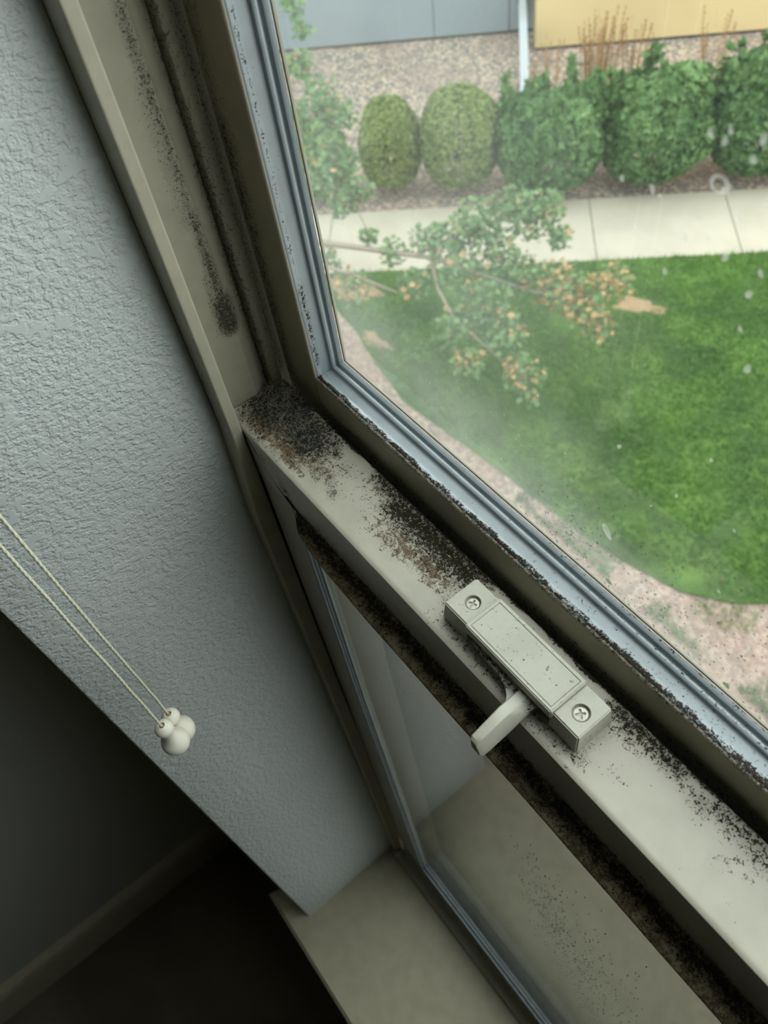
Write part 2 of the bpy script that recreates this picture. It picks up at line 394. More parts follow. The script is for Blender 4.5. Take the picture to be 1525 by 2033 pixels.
# track liner: panel, rib, second panel, rib, recess (profile in y,x)
tr_ = [(.0, -.0172), (.0, -.0165), (.016, -.0165), (.0205, -.0162), (.0212, -.0170), (.0235, -.0185), (.027, -.0215), (.029, -.0235), (.0305, -.0240),
       (.0310, -.0205), (.0320, -.0188), (.0365, -.0180), (.0372, -.0172), (.0380, -.0178), (.0395, -.0230), (.0410, -.0250), (.0500, -.0250), (.066, -.0250), (.066, -.034), (0, -.034)]
tr_ = dens(tr_, .0022)
def tfn(p, z): return (p[1], p[0], z)
def tm(vs):
    y, z = vs[:, 1]*1e3, vs[:, 2]*1e3
    a = mx(seg(y, z, (18.5, 50), (18.3, 64), 8.0, 1.25), seg(y, z, (18.9, 66), (18.5, 90), 4.2, .82), seg(y, z, (18.6, 90), (18.4, 110), 4, .68), seg(y, z, (18.4, 110), (18.2, 150), 4, .55), seg(y, z, (18.2, 150), (17.8, 260), 4.2, .56), seg(y, z, (14.5, 50), (14.5, 75), 3, .62),
           seg(y, z, (14.5, 60), (14, 82), 3, .42), seg(y, z, (14, 110), (14, 170), 3.2, .30),
           seg(y, z, (30.5, 0), (30.5, 130), 4.5, .62), seg(y, z, (30.5, 130), (30.5, 260), 4, .45),  # groove bands: shade of the concave grooves painted in with the mould
           seg(y, z, (33, 95), (33, 140), 2.5, .5), seg(y, z, (40.5, 0), (40.5, 300), 6, .75))
    return np.clip(a*1.05, 0, 1)*(z > -10)
def tr2(vs):
    y, z = vs[:, 1]*1e3, vs[:, 2]*1e3
    return mx(seg(y, z, (31, 0), (31, 200), 5, .5), seg(y, z, (18, 90), (18, 180), 5, .12))
zt_ = [ZS-.03, -.5, -.2, -.05, -.01] + list(np.linspace(-.008, .27, 140)) + [.3, .4, .6, ZT]
liner = P_(strip('jamb_track', tr_, zt_, tfn, M['jamb'], None, {'mold': tm, 'rust': tr2}, close=True)); auto_smooth(liner, 40)
liner['label'] = 'ribbed beige jamb track with dark mould streaks'
# caulk joint between the flange and the wall
P_(strip('caulk_joint', [(-.0075, -.0015), (-.0062, .0005), (-.006, -.004)], [ZS, -.6, -.3, 0, .1, .115, .125, .3, ZT], lambda p, z: (wall_x(z)+p[1]+.0015, p[0]+.0008, z), M['caulk'], close=True))
# right jamb, head and sill of the frame
bm = bmesh.new(); box_bm(bm, (XR, -.0065, ZS-.03), (XR+.04, .07, ZT)); P_(from_bm('right_jamb', bm, M['clean']))
bm = bmesh.new(); box_bm(bm, (-.034, -.0065, ZT), (XR+.04, .07, ZT+.045)); P_(from_bm('frame_head', bm, M['clean']))
sillp = [(-.016, ZS-.03), (-.016, ZS+.004), (-.0145, ZS+.006), (-.003, ZS+.007), (-.003, ZS+.012), (.0, ZS+.013), (.075, ZS+.002), (.085, ZS-.005), (.085, ZS-.03)]
fs_ = P_(strip('frame_sill', sillp, [-.016, .5, XR], lambda p, x: (x, p[0], p[1]), M['clean'], close=True)); auto_smooth(fs_, 40)
# the wide sill board with its left ear past the wall corner
bm = bmesh.new()
prism(bm, [(wall_x(ZS)-.004, -.008), (wall_x(ZS)-.004, YW-.002), (-.056, YW-.002), (-.062, YW-.028), (1.15, YW-.042), (1.15, YW-.002), (XR, YW-.002), (XR, -.008)], ZS-.032, ZS)
bmesh.ops.bevel(bm, geom=[e for e in bm.edges if all(v.co.z > ZS-.001 and v.co.y < -.15 for v in e.verts)], offset=.0035, segments=3, affect='EDGES')
P_(from_bm('window_sill', bm, M['stool']))['label'] = 'wide beige sill board below the window'

# ============================================================ LOWER SASH (things)
low = tag(empty('window_sash', (0.5, .018, -.45)), 'beige lower window sash with mould on its top rail and a lever lock', 'window sash')
LI = Matrix.Translation((-.5, -.018, .45))
def PL(o, par=low):
    o.parent = par
    if par is low: o.matrix_parent_inverse = LI
    return o
seam_x = [-16, 3, 7, 12.5, 23, 36, 49, 400]; seam_z = [-3, -4, -8, -20, -27, -33, -36.5, -36.5]
def seam(x): return float(np.interp(x*1e3, seam_x, seam_z))*MM
RB = .0368      # rear edge of the rail top
rail_p = [('f', 1.0), ('f', .8), ('f', .6), ('f', .42), ('f', .40), ('f', .36), ('f', .2), ('f', .08)]
def rail_fn(p, x):
    if p[0] == 'f':
        zb = seam(x); z = -.0016 + (zb+.0016)*p[1]; y = .0002
        if p[1] in (.42, .6, .8, 1.0) and x > .03: y += .0009
        return (x, y, z)
    return (x, p[0], p[1])
rtop = [(.0006, -.0007), (.0016, -.0001)] + [(y, 0.0) for y in np.arange(.003, RB-.001, .0012)] + [(RB-.0006, -.0001), (RB, -.0008), (RB, -.004), (RB, -.012), (RB, -.037), (.012, -.041), (.0009, -.0405)]
def rail_mold(vs):
    x, y, z = vs[:, 0]*1e3, vs[:, 1]*1e3, vs[:, 2]*1e3
    wob = 2.2*np.sin(x*.11)+1.6*np.sin(x*.31+1.0)
    top = mx(ell(x, y, 0, 23, 34, 22, 1.3), ell(x, y, 27, 23, 28, 17, 1.35, .05), ell(x, y, -12, 14, 12, 12, .8), seg(x, y, (40, 33), (50, 27), 5, .75), seg(x, y, (-8, 6), (12, 6), 6, .6), ell(x, y, 52, 14, 10, 7, .5), ell(x, y, 38, 9, 12, 6, .45),
             seg(x, y, (62, 14), (70, 10), 3.5, .50), ell(x, y, 60, 25, 10, 7, .42),
             seg(x, y, (76, 35), (104, 30), 7, .8), seg(x, y, (98, 30), (148, 31), 12, 1.05), ell(x, y, 132, 23, 20, 9, .55, .1), seg(x, y, (86, 36), (156, 36), 6, .9),
             seg(x, y, (160, 7.3), (204, 6.8), 5.0, .46), seg(x, y, (214, 6.5), (238, 8), 5, .50), seg(x, y, (238, 8), (238, 30), 2.2, .35), seg(x, y, (155, 10), (155, 26), 2.5, .35), ell(x, y, 152, 14, 5, 4, .42),
             seg(x, y, (234, 33), (264, 34), 7.5, .82), seg(x, y, (240, 30), (252, 31), 6, .5), ell(x, y, 279, 29.5, 8, 5, .62), seg(x, y, (284, 33), (345, 34), 7, .62), ell(x, y, 303, 30, 12, 7, .5))
    edge = np.clip((y-(34.9+wob*.3))/1.6, 0, 1)*np.where((x > 170) & (x < 232), 1.2, .95)*np.where(x > 262, .9, 1)
    top = np.maximum(top, edge)
    back = np.where(y > 36.5, 1.3, 0)
    front = mx(seg(x, z, (6, -8), (46, -35), 1.6, .6), seg(x, z, (46, -36.5), (345, -37), 4.5, .8), ell(x, z, 18, -9, 4, 3, .36))
    return np.where(y > 36.5, back, np.where((z < -.6) & (y < 2), front, top))
def rail_rust(vs):
    x, y, z = vs[:, 0]*1e3, vs[:, 1]*1e3, vs[:, 2]*1e3
    r = mx(ell(x, y, 6, 10, 28, 11, 1.3), ell(x, y, 30, 10, 26, 9, 1.3), ell(x, y, 48, 16, 22, 11, .85), ell(x, y, 68, 13, 12, 8, .4), ell(x, y, 95, 20, 24, 9, .45),
           ell(x, y, 116, 19, 34, 12, .95, .12), ell(x, y, 134, 20, 24, 10, 1.15), seg(x, y, (78, 30), (156, 30), 13, .6), seg(x, y, (160, 6), (238, 6.5), 6, .35),
           ell(x, y, 244, 29, 12, 7, .8), seg(x, y, (236, 30), (270, 32), 7, .55), ell(x, y, 300, 22, 12, 6, .42), ell(x, y, 240, 12, 8, 6, .35), ell(x, y, 252, 14, 8, 8, .25), ell(x, y, 285, 25, 14, 8, .25))
    fr = mx(seg(x, z, (46, -32), (345, -34), 8, .5))
    return np.where((z < -.6) & (y < 2), fr, r)
xs = list(np.arange(-.0155, .352, .0013)) + [.4, .5, .7, XR-.005]
prof = rail_p + rtop
rail = PL(strip('top_rail', prof, xs, rail_fn, M['rail'], None, {'mold': rail_mold, 'rust': rail_rust}, close=True)); auto_smooth(rail, 50)
rail['label'] = 'moulded-over beige top rail'
# the moulded ledge along the foot of the rail
def ledge_y(x): return float(np.interp(x*1e3, [38, 44, 50, 60, 82, 115, 216, 331, 1100], [0, 3.6, 6.4, 8.0, 9.3, 10.0, 10.2, 11.0, 11.0]))*MM
lp = [(0, 0), (.12, .0), (.25, 0), (.38, 0), (.5, 0), (.62, -.0001), (.75, -.0002), (.88, -.0004), (.96, -.0006), (1.0, -.0012), (1.0, -.0024), (.93, -.0032), (0, -.0044)]
def lfn(p, x):
    curl = max(0, (.052-x)/.014)
    return (x, .001-(ledge_y(x)+.001)*p[0], -.0362+p[1]-curl*.0015*p[0] + .0002*math.sin(x*140))
def lm(vs):
    x, y = vs[:, 0]*1e3, vs[:, 1]*1e3
    w = 1.5*np.sin(x*.17)+1.0*np.sin(x*.41)
    return np.clip(.98-np.abs(y+2.4+w*.5)/7.5, 0, 1)
def lr(vs): return np.full(len(vs), .75)
M['ledge'] = paint('grimy_ledge_paint', (128, 118, 92), .7, True, speck=.9, black=(20, 18, 14), brown=(82, 64, 40))
xl = list(np.arange(.0385, .352, .0015)) + [.4, .6, XR-.04]
led = PL(strip('lift_ledge', lp, xl, lfn, M['ledge'], None, {'mold': lm, 'rust': lr}, close=True)); auto_smooth(led, 50)
led['label'] = 'brown mouldy lift ledge under the rail'
# stile: front face (mitred under the rail), glazing step, closing back
SX0, SX1 = .0014, .0345
def stx(z): return max(0, -.30-z)*.022
bm = bmesh.new(); rows = []
zl = [-.842]+list(np.linspace(-.8, -.05, 16)); xsn = np.linspace(SX0, SX1, 12)
for z in zl: rows.append([bm.verts.new((x+stx(z)*(x-SX0)/(SX1-SX0)+stx(z)*.6, .0008, z)) for x in xsn])
rows.append([bm.verts.new((x, .0008, min(seam(x)-.0013, -.006))) for x in xsn])
for a, b in zip(rows, rows[1:]):
    for i in range(len(xsn)-1): bm.faces.new((a[i], a[i+1], b[i+1], b[i]))
be = [e for e in bm.edges if e.is_boundary]; r = bmesh.ops.extrude_edge_only(bm, edges=be)
for v in r['geom']:
    if isinstance(v, bmesh.types.BMVert): v.co.y = .034
st = PL(from_bm('left_stile', bm, M['clean']))
ws = box('gap_shade_strip', (-.0164, .003, -.86), (SX0+.0004, .0055, -.012), M['black']); PL(ws)  # added dark strip: stands for the gap's shade and stops a light leak
gp = [(.0004, 0), (.0008, .0006), (.0022, .0008), (.0026, .0016), (.0040, .0018), (.0044, .0030), (.0052, .0032)]
sx_ = np.linspace(.0015, .0490, 40)
cs = PL(strip('corner_seam', [(0, -.0020), (-.0005, -.0018), (-.0005, .0000), (0, .0002)], sx_, lambda p, x: (x, .0007+p[0], seam(x)-.0001+p[1]*(1+.5*math.sin(x*260))), M['black'], close=True))  # added black strip stands for the shade inside the open mitre seam
gs = PL(strip('glazing_stop', gp+[(.0052, -.001), (.0004, -.001)], [-.842, -.6, -.3, -.036], lambda p, z: (SX1+stx(z)*1.6+p[1]+.0002, p[0], z), M['glaze'], None,
        {'mold': lambda v: np.full(len(v), .12), 'rust': lambda v: np.zeros(len(v))}, close=True, smooth=False))
gs['label'] = 'glazing stop tinted blue-grey for the sky reflection'
ZB = -.842
bp = [(.0, ZB-.032), (.0, ZB-.001), (.0006, ZB), (.0018, ZB-.0002), (.002, ZB-.0012), (.0028, ZB-.0012), (.003, ZB+.0002), (.0044, ZB), (.0046, ZB+.003), (.0056, ZB+.003), (.034, ZB+.003), (.034, ZB-.032)]
br = PL(strip('bottom_rail', bp, [SX0+.012, .3, XR-.005], lambda p, x: (x, p[0], p[1]), M['glaze'], None, {'mold': lambda v: np.full(len(v), .2), 'rust': lambda v: np.zeros(len(v))}, close=True, smooth=False))
bm = bmesh.new(); box_bm(bm, (XR-.04, .0008, -.842), (XR-.005, .034, -.041)); PL(from_bm('right_stile', bm, M['clean']))
def pane(name, x0, x1, z0, z1, y, hz, mat, par, inv, dx=.006):
    X = np.arange(x0, x1, dx); Z = np.arange(z0, z1, dx); n = len(X)
    vs = [(x, y, z) for z in Z for x in X]; fs = [(j*n+i, j*n+i+1, (j+1)*n+i+1, (j+1)*n+i) for j in range(len(Z)-1) for i in range(n-1)]
    a = np.array(vs); o = mesh(name, vs, fs, mat, None, False, {'haze': hz(a)}); o.parent = par; o.matrix_parent_inverse = inv; return o
lg = pane('glass_pane', .030, XR-.03, -.85, -.038, .0053, lambda a: np.clip(.6+.4*np.sin(a[:, 0]*30), 0, 1)*.8+.0, M['glass_low'], low, LI, .02)
lg['label'] = 'dark reflecting lower pane'

# ---- condensation dots low on the lower pane and on the upper pane
def dots(name, pts, y, par, mat, yo=-1):
    vs = []; fs = []
    for (x, z, r, el, an) in pts:
        b = len(vs); vs.append((x, y+yo*r*.35, z))
        for k in range(7):
            a = 2*math.pi*k/7; u, v = r*math.cos(a), r*el*math.sin(a)
            vs.append((x+u*math.cos(an)-v*math.sin(an), y, z+u*math.sin(an)+v*math.cos(an)))
        for k in range(7): fs.append((b, b+1+k, b+1+(k+1) % 7))
    return mesh(name, vs, fs, mat, par, True)
t = NT('dull_condensation'); t.pbr(lin((104, 116, 108)), .25); M['cond'] = t.m
pts = []
for _ in range(900):
    u = random.random(); x = .225+.09*u+random.gauss(0, .010); z = -.26-.30*u*random.random()+random.gauss(0, .05)
    pts.append((x, z, random.uniform(.0002, .00045), random.uniform(3, 8), random.uniform(-.1, .1)))
cd = dots('condensation_beads', pts, .0051, lg, M['cond']); cd['kind'] = 'stuff'

# ---- lever lock on the rail: base > cover, lever, screws
def ramp_box(bm, x0, x1, y0, y1, z0, z1, ins=.0005):
    v = [(x0, y0, z0), (x1, y0, z0), (x1, y1, z0), (x0, y1, z0), (x0+ins, y0+ins, z1), (x1-ins, y0+ins, z1), (x1-ins, y1-ins, z1), (x0+ins, y1-ins, z1)]
    V = [bm.verts.new(c) for c in v]
    for f in ((0, 3, 2, 1), (4, 5, 6, 7), (0, 1, 5, 4), (1, 2, 6, 5), (2, 3, 7, 6), (3, 0, 4, 7)): bm.faces.new([V[i] for i in f])
    return V
def add_dirt(o, fm):
    me = o.data; v = np.array([tuple(q.co) for q in me.vertices])
    for k, f in (('mold', fm), ('rust', lambda v: np.zeros(len(v)))):
        a = me.attributes.new(k, 'FLOAT', 'POINT'); a.data.foreach_set('value', np.asarray(f(v), dtype=np.float32))
    return o
HB = .0124
def pocket_block(bm, x0, x1, cx, cyy, R, H, y0=.0082, y1=.0284):
    """end block of the lock: tapered sides and a round screw pocket sunk in the top"""
    n = 32; ins = .0010
    top = [bm.verts.new(c) for c in ((x0+ins, y0+ins, H), (x1-ins, y0+ins, H), (x1-ins, y1-ins, H), (x0+ins, y1-ins, H))]
    bot = [bm.verts.new(c) for c in ((x0, y0, .0001), (x1, y0, .0001), (x1, y1, .0001), (x0, y1, .0001))]
    for i in range(4): bm.faces.new((bot[i], bot[(i+1) % 4], top[(i+1) % 4], top[i]))
    bm.faces.new(bot[::-1])
    ring = [bm.verts.new((cx+R*math.cos(-math.pi*.75+2*math.pi*k/n), cyy+R*math.sin(-math.pi*.75+2*math.pi*k/n), H)) for k in range(n)]
    q = n//4
    for i in range(4):
        seg_ = [ring[(i*q+k) % n] for k in range(q+1)]
        bm.faces.new([top[i], top[(i+1) % 4]] + seg_[::-1])
    low_ = [bm.verts.new((v.co.x+(cx-v.co.x)*.06, v.co.y+(cyy-v.co.y)*.06, H-.0016)) for v in ring]
    for k in range(n): bm.faces.new((ring[k], ring[(k+1) % n], low_[(k+1) % n], low_[k]))
    bm.faces.new(low_)
bm = bmesh.new()
S1 = (.1652, .0182); S2 = (.2286, .0174)
pocket_block(bm, .1562, .1730, *S1, .0036, HB)
pocket_block(bm, .2204, .2362, *S2, .0038, HB)
ramp_box(bm, .1705, .2200, .0128, .0280, .0001, .0120, .0002)
bmesh.ops.recalc_face_normals(bm, faces=bm.faces)
ed = [e for e in bm.edges if e.calc_length() > .006 and e.calc_face_angle(0) > .6]
bmesh.ops.bevel(bm, geom=ed, offset=.0006, segments=3, affect='EDGES')
lock = PL(from_bm('sash_lock', bm, M['lock'])); auto_smooth(lock, 35)
add_dirt(lock, lambda v: np.where(v[:, 2] < .002, .22, .04))
lock['label'] = 'beige lever lock screwed to the top rail'
bm = bmesh.new(); ramp_box(bm, .1712, .2222, .0076, .0282, .0092, .0143, .0006)
bmesh.ops.bevel(bm, geom=list(bm.edges), offset=.0005, segments=3, affect='EDGES')
f = max((f for f in bm.faces if f.normal.z > .9), key=lambda f: f.calc_area())
bmesh.ops.inset_region(bm, faces=[f], thickness=.0014)
r = bmesh.ops.inset_region(bm, faces=[f], thickness=.0003, depth=-.0004)
r = bmesh.ops.inset_region(bm, faces=[f], thickness=.0003, depth=.00035)
cov = from_bm('lock_cover', bm, M['lock'], lock); auto_smooth(cov, 30); add_dirt(cov, lambda v: np.full(len(v), .06))
# lever: curved plate under the cover and the bent thumb tab
def plate(bm, top, z0, z1): prism(bm, top, z0, z1)
bm = bmesh.new()
pl_ = [(.1730, .0135), (.1722, .0100), (.1735, .0080), (.1780, .0072), (.1850, .0066), (.1930, .0062), (.2000, .0052), (.2036, .0028), (.2052, -.0010), (.2130, .0010), (.2142, .0060), (.2150, .0135)]
prism(bm, pl_, .0042, .0066)
bmesh.ops.bevel(bm, geom=list(bm.edges), offset=.0005, segments=2, affect='EDGES')
# tab as a chain of sections (x0,x1,y,zlow,zhigh)
secs = [(.2050, .2140, .0088, .0040, .0085), (.2052, .2140, .0040, .0036, .0090), (.2056, .2140, .0000, .0030, .0100), (.2060, .2140, -.0045, .0016, .0112), (.2066, .2140, -.0110, .0004, .0106), (.2070, .2140, -.0170, -.0006, .0098), (.2072, .2138, -.0196, -.0006, .0092), (.2078, .2132, -.0208, .0006, .0080)]
prev = None
for (x0, x1, y, z0, z1) in secs:
    c = .0011; w = x1-x0
    q = x0+(x1-x0)*.55
    ring = [(x0+c*.6, z0), (x1-c*.5, z0), (x1, z0+c*.6), (x1-.0002, z0+(z1-z0)*.35), (q+.0004, z1-.0004), (q-.0005, z1), (x0+c*.5, z1), (x0, z1-c*.6)]
    V = [bm.verts.new((a, y, b)) for a, b in ring]
    if prev:
        for i in range(8): bm.faces.new((prev[i], prev[(i+1) % 8], V[(i+1) % 8], V[i]))
    else: bm.faces.new(V)
    prev = V
bm.faces.new(prev[::-1])
lev = from_bm('lock_lever', bm, M['lock'], lock); auto_smooth(lev, 32)
add_dirt(lev, lambda v: np.where((v[:, 1] > .0045) & (v[:, 1] < .013), .55, .03))
# screws with cross recess
def screw(c, R, rot, H=HB-.0014):
    n = 28; bm = bmesh.new()
    import itertools
    aw, al = R*.17, R*.62
    cross = [(aw, aw), (al, aw*.8), (al, -aw*.8), (aw, -aw), (aw*.8, -al), (-aw*.8, -al), (-aw, -aw), (-al, -aw*.8), (-al, aw*.8), (-aw, aw), (-aw*.8, al), (aw*.8, al)]
    def T(p, z): return (c[0]+p[0]*math.cos(rot)-p[1]*math.sin(rot), c[1]+p[0]*math.sin(rot)+p[1]*math.cos(rot), H+z)
    C = [bm.verts.new(T(p, .0004)) for p in cross]; Cl = [bm.verts.new(T((p[0]*.55, p[1]*.55), -.0007)) for p in cross]
    m_ = 12
    ringv = []
    for p in cross:
        L = math.hypot(*p); ringv.append((p[0]/L*R*.88, p[1]/L*R*.88))
    Rv = [bm.verts.new(T(p, .0003)) for p in ringv]; Ro = [bm.verts.new(T((p[0]/.88, p[1]/.88), -.0001)) for p in ringv]
    for i in range(m_):
        j = (i+1) % m_
        bm.faces.new((C[i], C[j], Rv[j], Rv[i])); bm.faces.new((Rv[i], Rv[j], Ro[j], Ro[i])); bm.faces.new((C[j], C[i], Cl[i], Cl[j]))
    bm.faces.new(Cl)
    bmesh.ops.subdivide_edges(bm, edges=[e for e in bm.edges if e.verts[0] in Ro and e.verts[1] in Ro], cuts=1)
    for v in bm.verts:
        d = Vector((v.co.x-c[0], v.co.y-c[1]))
        if d.length > R*.80 and abs(v.co.z-(H-.0001)) < 1e-5: d = d.normalized()*R; v.co.x = c[0]+d.x; v.co.y = c[1]+d.y
    o = from_bm('screw', bm, M['screw'], lock); o['label'] = 'steel cross-head screw'; return o
screw(S1, .0031, .35); screw(S2, .0033, .95)

# ============================================================ UPPER SASH
up = tag(empty('window_sash', (0.5, .052, .5)), 'upper window sash holding the large clear pane with sky-tinted glazing bead', 'window sash')
UI = Matrix.Translation((-.5, -.052, -.5))
def PU(o, par=up):
    o.parent = par
    if par is up: o.matrix_parent_inverse = UI
    return o
UX, UZ = .0135, .0175
# inner glazing profile: (y, offset from the frame's front edge)
gpf = [(.0438, -.0004), (.0441, .0001), (.0448, .0003), (.0462, .0004), (.0466, .0001), (.0475, .0001), (.0520, .0006), (.0526, .0008), (.0530, .0026), (.0538, .0031), (.0548, .0030), (.0552, .0018), (.0562, .0018), (.0566, .0038), (.0574, .0043), (.0586, .0044), (.0590, .0040)]
gpf = dens(gpf, .0009)
def um(vs):
    x, y = vs[:, 0]*1e3, vs[:, 1]*1e3
    j = .35*np.sin(x*.23)+.25*np.sin(x*.57)
    s = np.clip((x-120)/120, 0, 1)
    a = np.clip(1-np.abs(y-(44.9+j))/(1.7+.6*s), 0, 1)**.5*(1.08+.22*np.sin(x*.09))
    return mx(a, np.clip(1-np.abs(y-43.2)/1.2, 0, 1)*.42, np.clip(1-np.abs(y-54.5)/3, 0, 1)*.28*s, np.where(y > 57.4, .42, .1)*s, np.full(len(y), .12)*s)
def um_s(vs):
    y, z = vs[:, 1]*1e3, vs[:, 2]*1e3
    return mx(seg(y, z, (46.5, 25), (46.5, 75), 2.2, .62), seg(y, z, (46.4, 60), (46.4, 230), 1.0, .42))
xs = list(np.arange(UX, .352, .0016)) + [.5, .8, XR-.02]
def ur(p, x): return (max(x, UX+p[1]) if x <= UX+.0001 else x, p[0], UZ+p[1])
ubr = PU(strip('glazing_bead', gpf, xs, ur, M['glaze'], None, {'mold': um, 'rust': lambda v: um(v)*.4})); auto_smooth(ubr, 45)
ubr['label'] = 'lower glazing bead with mould line, blue-grey sky reflection in its colour'
zs = list(np.linspace(UZ, .3, 90)) + [.5, .8, ZT-.02]
def us(p, z): return (UX+p[1], p[0], max(z, UZ+p[1]))
usl = PU(strip('glazing_bead', gpf, zs, us, M['glaze'], None, {'mold': um_s, 'rust': lambda v: um_s(v)*.2})); auto_smooth(usl, 45)
usl['label'] = 'side glazing bead, blue-grey sky reflection in its colour'
# painted rail and stile bodies (front faces to the room)
def fm_(vs):
    x, z = vs[:, 0]*1e3, vs[:, 2]*1e3
    return mx(np.clip(1-(z+3)/5, 0, 1)*.55*(z < 6), np.clip(1-(17.5-z)/1.6, 0, 1)*.62)
zz = [-.030, -.012, -.006, -.003, 0, .003, .006, .009, .012, .0150, .0165]
ufp = [(.0425, z) for z in zz[:-1]] + [(.0425, UZ-.0011), (.0426, UZ-.0006), (.0429, UZ-.0001), (.0433, UZ+.0002), (.0439, UZ+.0002), (.0443, UZ-.0004), (.060, UZ-.0012), (.060, -.030)]
ufr = PU(strip('bottom_rail', ufp, [x+.0006 if x == UX else x for x in xs], lambda p, x: (x, p[0], p[1]), M['frame'], None, {'mold': fm_, 'rust': lambda v: fm_(v)*.7+.05}, close=True)); auto_smooth(ufr, 45)
ufr['label'] = 'beige bottom rail with chipped edge'
def sm_(vs):
    x, z = vs[:, 0]*1e3, vs[:, 2]*1e3
    return mx(np.clip(1-np.abs(x+14)/14, 0, 1)*np.where(z < 150, .66, .45), np.clip(1-z/14, 0, 1)*.4)
sp_p = [(.0600, -.0190), (.0432, -.0190), (.0425, -.0182)] + [(.0425, x) for x in np.linspace(-.017, UX-.0011, 16)] + [(.0426, UX-.0006), (.0429, UX-.0001), (.0433, UX+.0002), (.0439, UX+.0002), (.0443, UX-.0004), (.060, UX-.0012)]
usf = PU(strip('side_stile', sp_p, [-.030, -.01] + list(np.linspace(0, .3, 80)) + [.5, ZT-.003], lambda p, z: (p[1], p[0], z), M['frame'], None, {'mold': sm_, 'rust': lambda v: sm_(v)*.6}, close=True)); auto_smooth(usf, 45)
bm = bmesh.new(); box_bm(bm, (-.015, .0425, ZT-.032), (XR-.003, .06, ZT-.004)); box_bm(bm, (XR-.03, .0425, -.03), (XR-.002, .06, ZT-.033)); PU(from_bm('outer_rails', bm, M['clean']))
# cream spacer line at the edge of the pane
bm = bmesh.new(); prism(bm, [(UX+.0040, UZ+.0040), (XR-.03, UZ+.0040), (XR-.03, UZ+.0052), (UX+.0052, UZ+.0052), (UX+.0052, ZT-.035), (UX+.0040, ZT-.035)], .0594, .0606, axis=1)
PU(from_bm('spacer_strip', bm, M['spacer']))
def hz(a):
    x, z = a[:, 0]*1e3, a[:, 2]*1e3
    h = mx(seg(x, z, (40, 60), (150, 40), 55, .9), seg(x, z, (150, 45), (240, 28), 32, .85), ell(x, z, 110, 120, 70, 60, .55), seg(x, z, (20, 60), (60, 220), 35, .55), seg(x, z, (100, 200), (150, 150), 60, .35), ell(x, z, 165, 90, 40, 30, .35), ell(x, z, 250, 35, 40, 25, .7))
    return np.clip(h+.10, 0, 1)
ug = pane('glass_pane', UX+.004, XR-.02, UZ+.002, ZT-.02, .0600, hz, M['glass_up'], up, UI, .006)
ug['label'] = 'hazy upper pane with water spots'
spots = [(0.195, 0.058, 0.0025), (0.1934, 0.1061, 0.001), (0.1557, 0.1013, 0.0006), (0.2177, 0.1032, 0.0008), (0.2388, 0.1067, 0.0007), (0.2211, 0.1749, 0.0008), (0.2206, 0.1852, 0.0012), (0.2262, 0.165, 0.0012), (0.2578, 0.0779, 0.0016), (0.2583, 0.0589, 0.0013), (0.2418, 0.0266, 0.0012), (0.2013, 0.2172, 0.0011), (0.2051, 0.2169, 0.001), (0.2058, 0.2197, 0.0009), (0.2136, 0.2206, 0.0011), (0.2126, 0.2158, 0.0011), (0.1796, 0.1972, 0.001), (0.189, 0.1984, 0.0011), (0.1863, 0.1868, 0.0008), (0.2007, 0.1904, 0.0012), (0.1915, 0.1978, 0.0008), (0.197, 0.1787, 0.0011), (0.2066, 0.1935, 0.0009), (0.2122, 0.1915, 0.0012), (0.2218, 0.1919, 0.0009), (0.2183, 0.2083, 0.001), (0.2128, 0.2019, 0.0009), (0.2249, 0.1276, 0.0009), (0.21, 0.0898, 0.0005), (0.1711, 0.0826, 0.0006), (0.2419, 0.0744, 0.0009), (0.2036, 0.1968, 0.0008), (0.2075, 0.2064, 0.0008)]
def blob(name, x, z, r, el, an, mat, par, y=.0598):
    vs = [(x, y-r*.25, z)]; n = 12
    for q, (f, h) in enumerate(((.6, .18), (1.0, 0))):
        for k in range(n):
            a = 2*math.pi*k/n; rr = r*f*(1+.10*math.sin(3*a+x*900)); u, v = rr*math.cos(a), rr*el*math.sin(a)
            vs.append((x+u*math.cos(an)-v*math.sin(an), y-r*h, z+u*math.sin(an)+v*math.cos(an)))
    fs = [(0, 1+k, 1+(k+1) % n) for k in range(n)] + [(1+k, 1+n+k, 1+n+(k+1) % n, 1+(k+1) % n) for k in range(n)]
    return mesh(name, vs, fs, mat, par, True)
for i, (x, z, r) in enumerate(spots):
    blob('water_spot', x, z, r*.72, random.uniform(1.2, 2.0) if i else 2.2, random.uniform(-.5, .9) if i else .55, M['spot'], ug)
for x, z, r in ((.2004, .0278, .0017), (.2580, .0265, .0015)): blob('water_drop', x, z, r, 1.1, .6, M['drop'], ug)
# dried ring mark
bm = bmesh.new(); n = 28; R1, R2 = .0026, .0016; A = []; B = []
for k in range(n):
    a = 2*math.pi*k/n; A.append(bm.verts.new((.2065+R1*1.05*math.cos(a), .0597, .2074+R1*.9*math.sin(a)))); B.append(bm.verts.new((.2065+R2*math.cos(a), .0594, .2074+R2*math.sin(a))))
for k in range(n): bm.faces.new((A[k], A[(k+1) % n], B[(k+1) % n], B[k]))
from_bm('water_ring', bm, M['spot'], ug)['label'] = 'ring-shaped water mark'
pts = []
for _ in range(700):
    u = random.random(); x = .16+.12*u+random.gauss(0, .006); z = .024+abs(random.gauss(0, .012+.03*u))
    pts.append((x, z, random.choice((.0002, .0003, .0003, .0005)), random.uniform(.8, 1.5), random.uniform(-.5, .5)))
t = NT('pale_condensation'); t.pbr(lin((150, 160, 148)), .2, Alpha=.55); M['condp'] = t.m
dd = dots('condensation_beads', pts, .0598, ug, M['condp']); dd['kind'] = 'stuff'

t = NT('dark_screen_frame'); t.pbr(lin((58, 58, 54)), .6); M['dframe'] = t.m
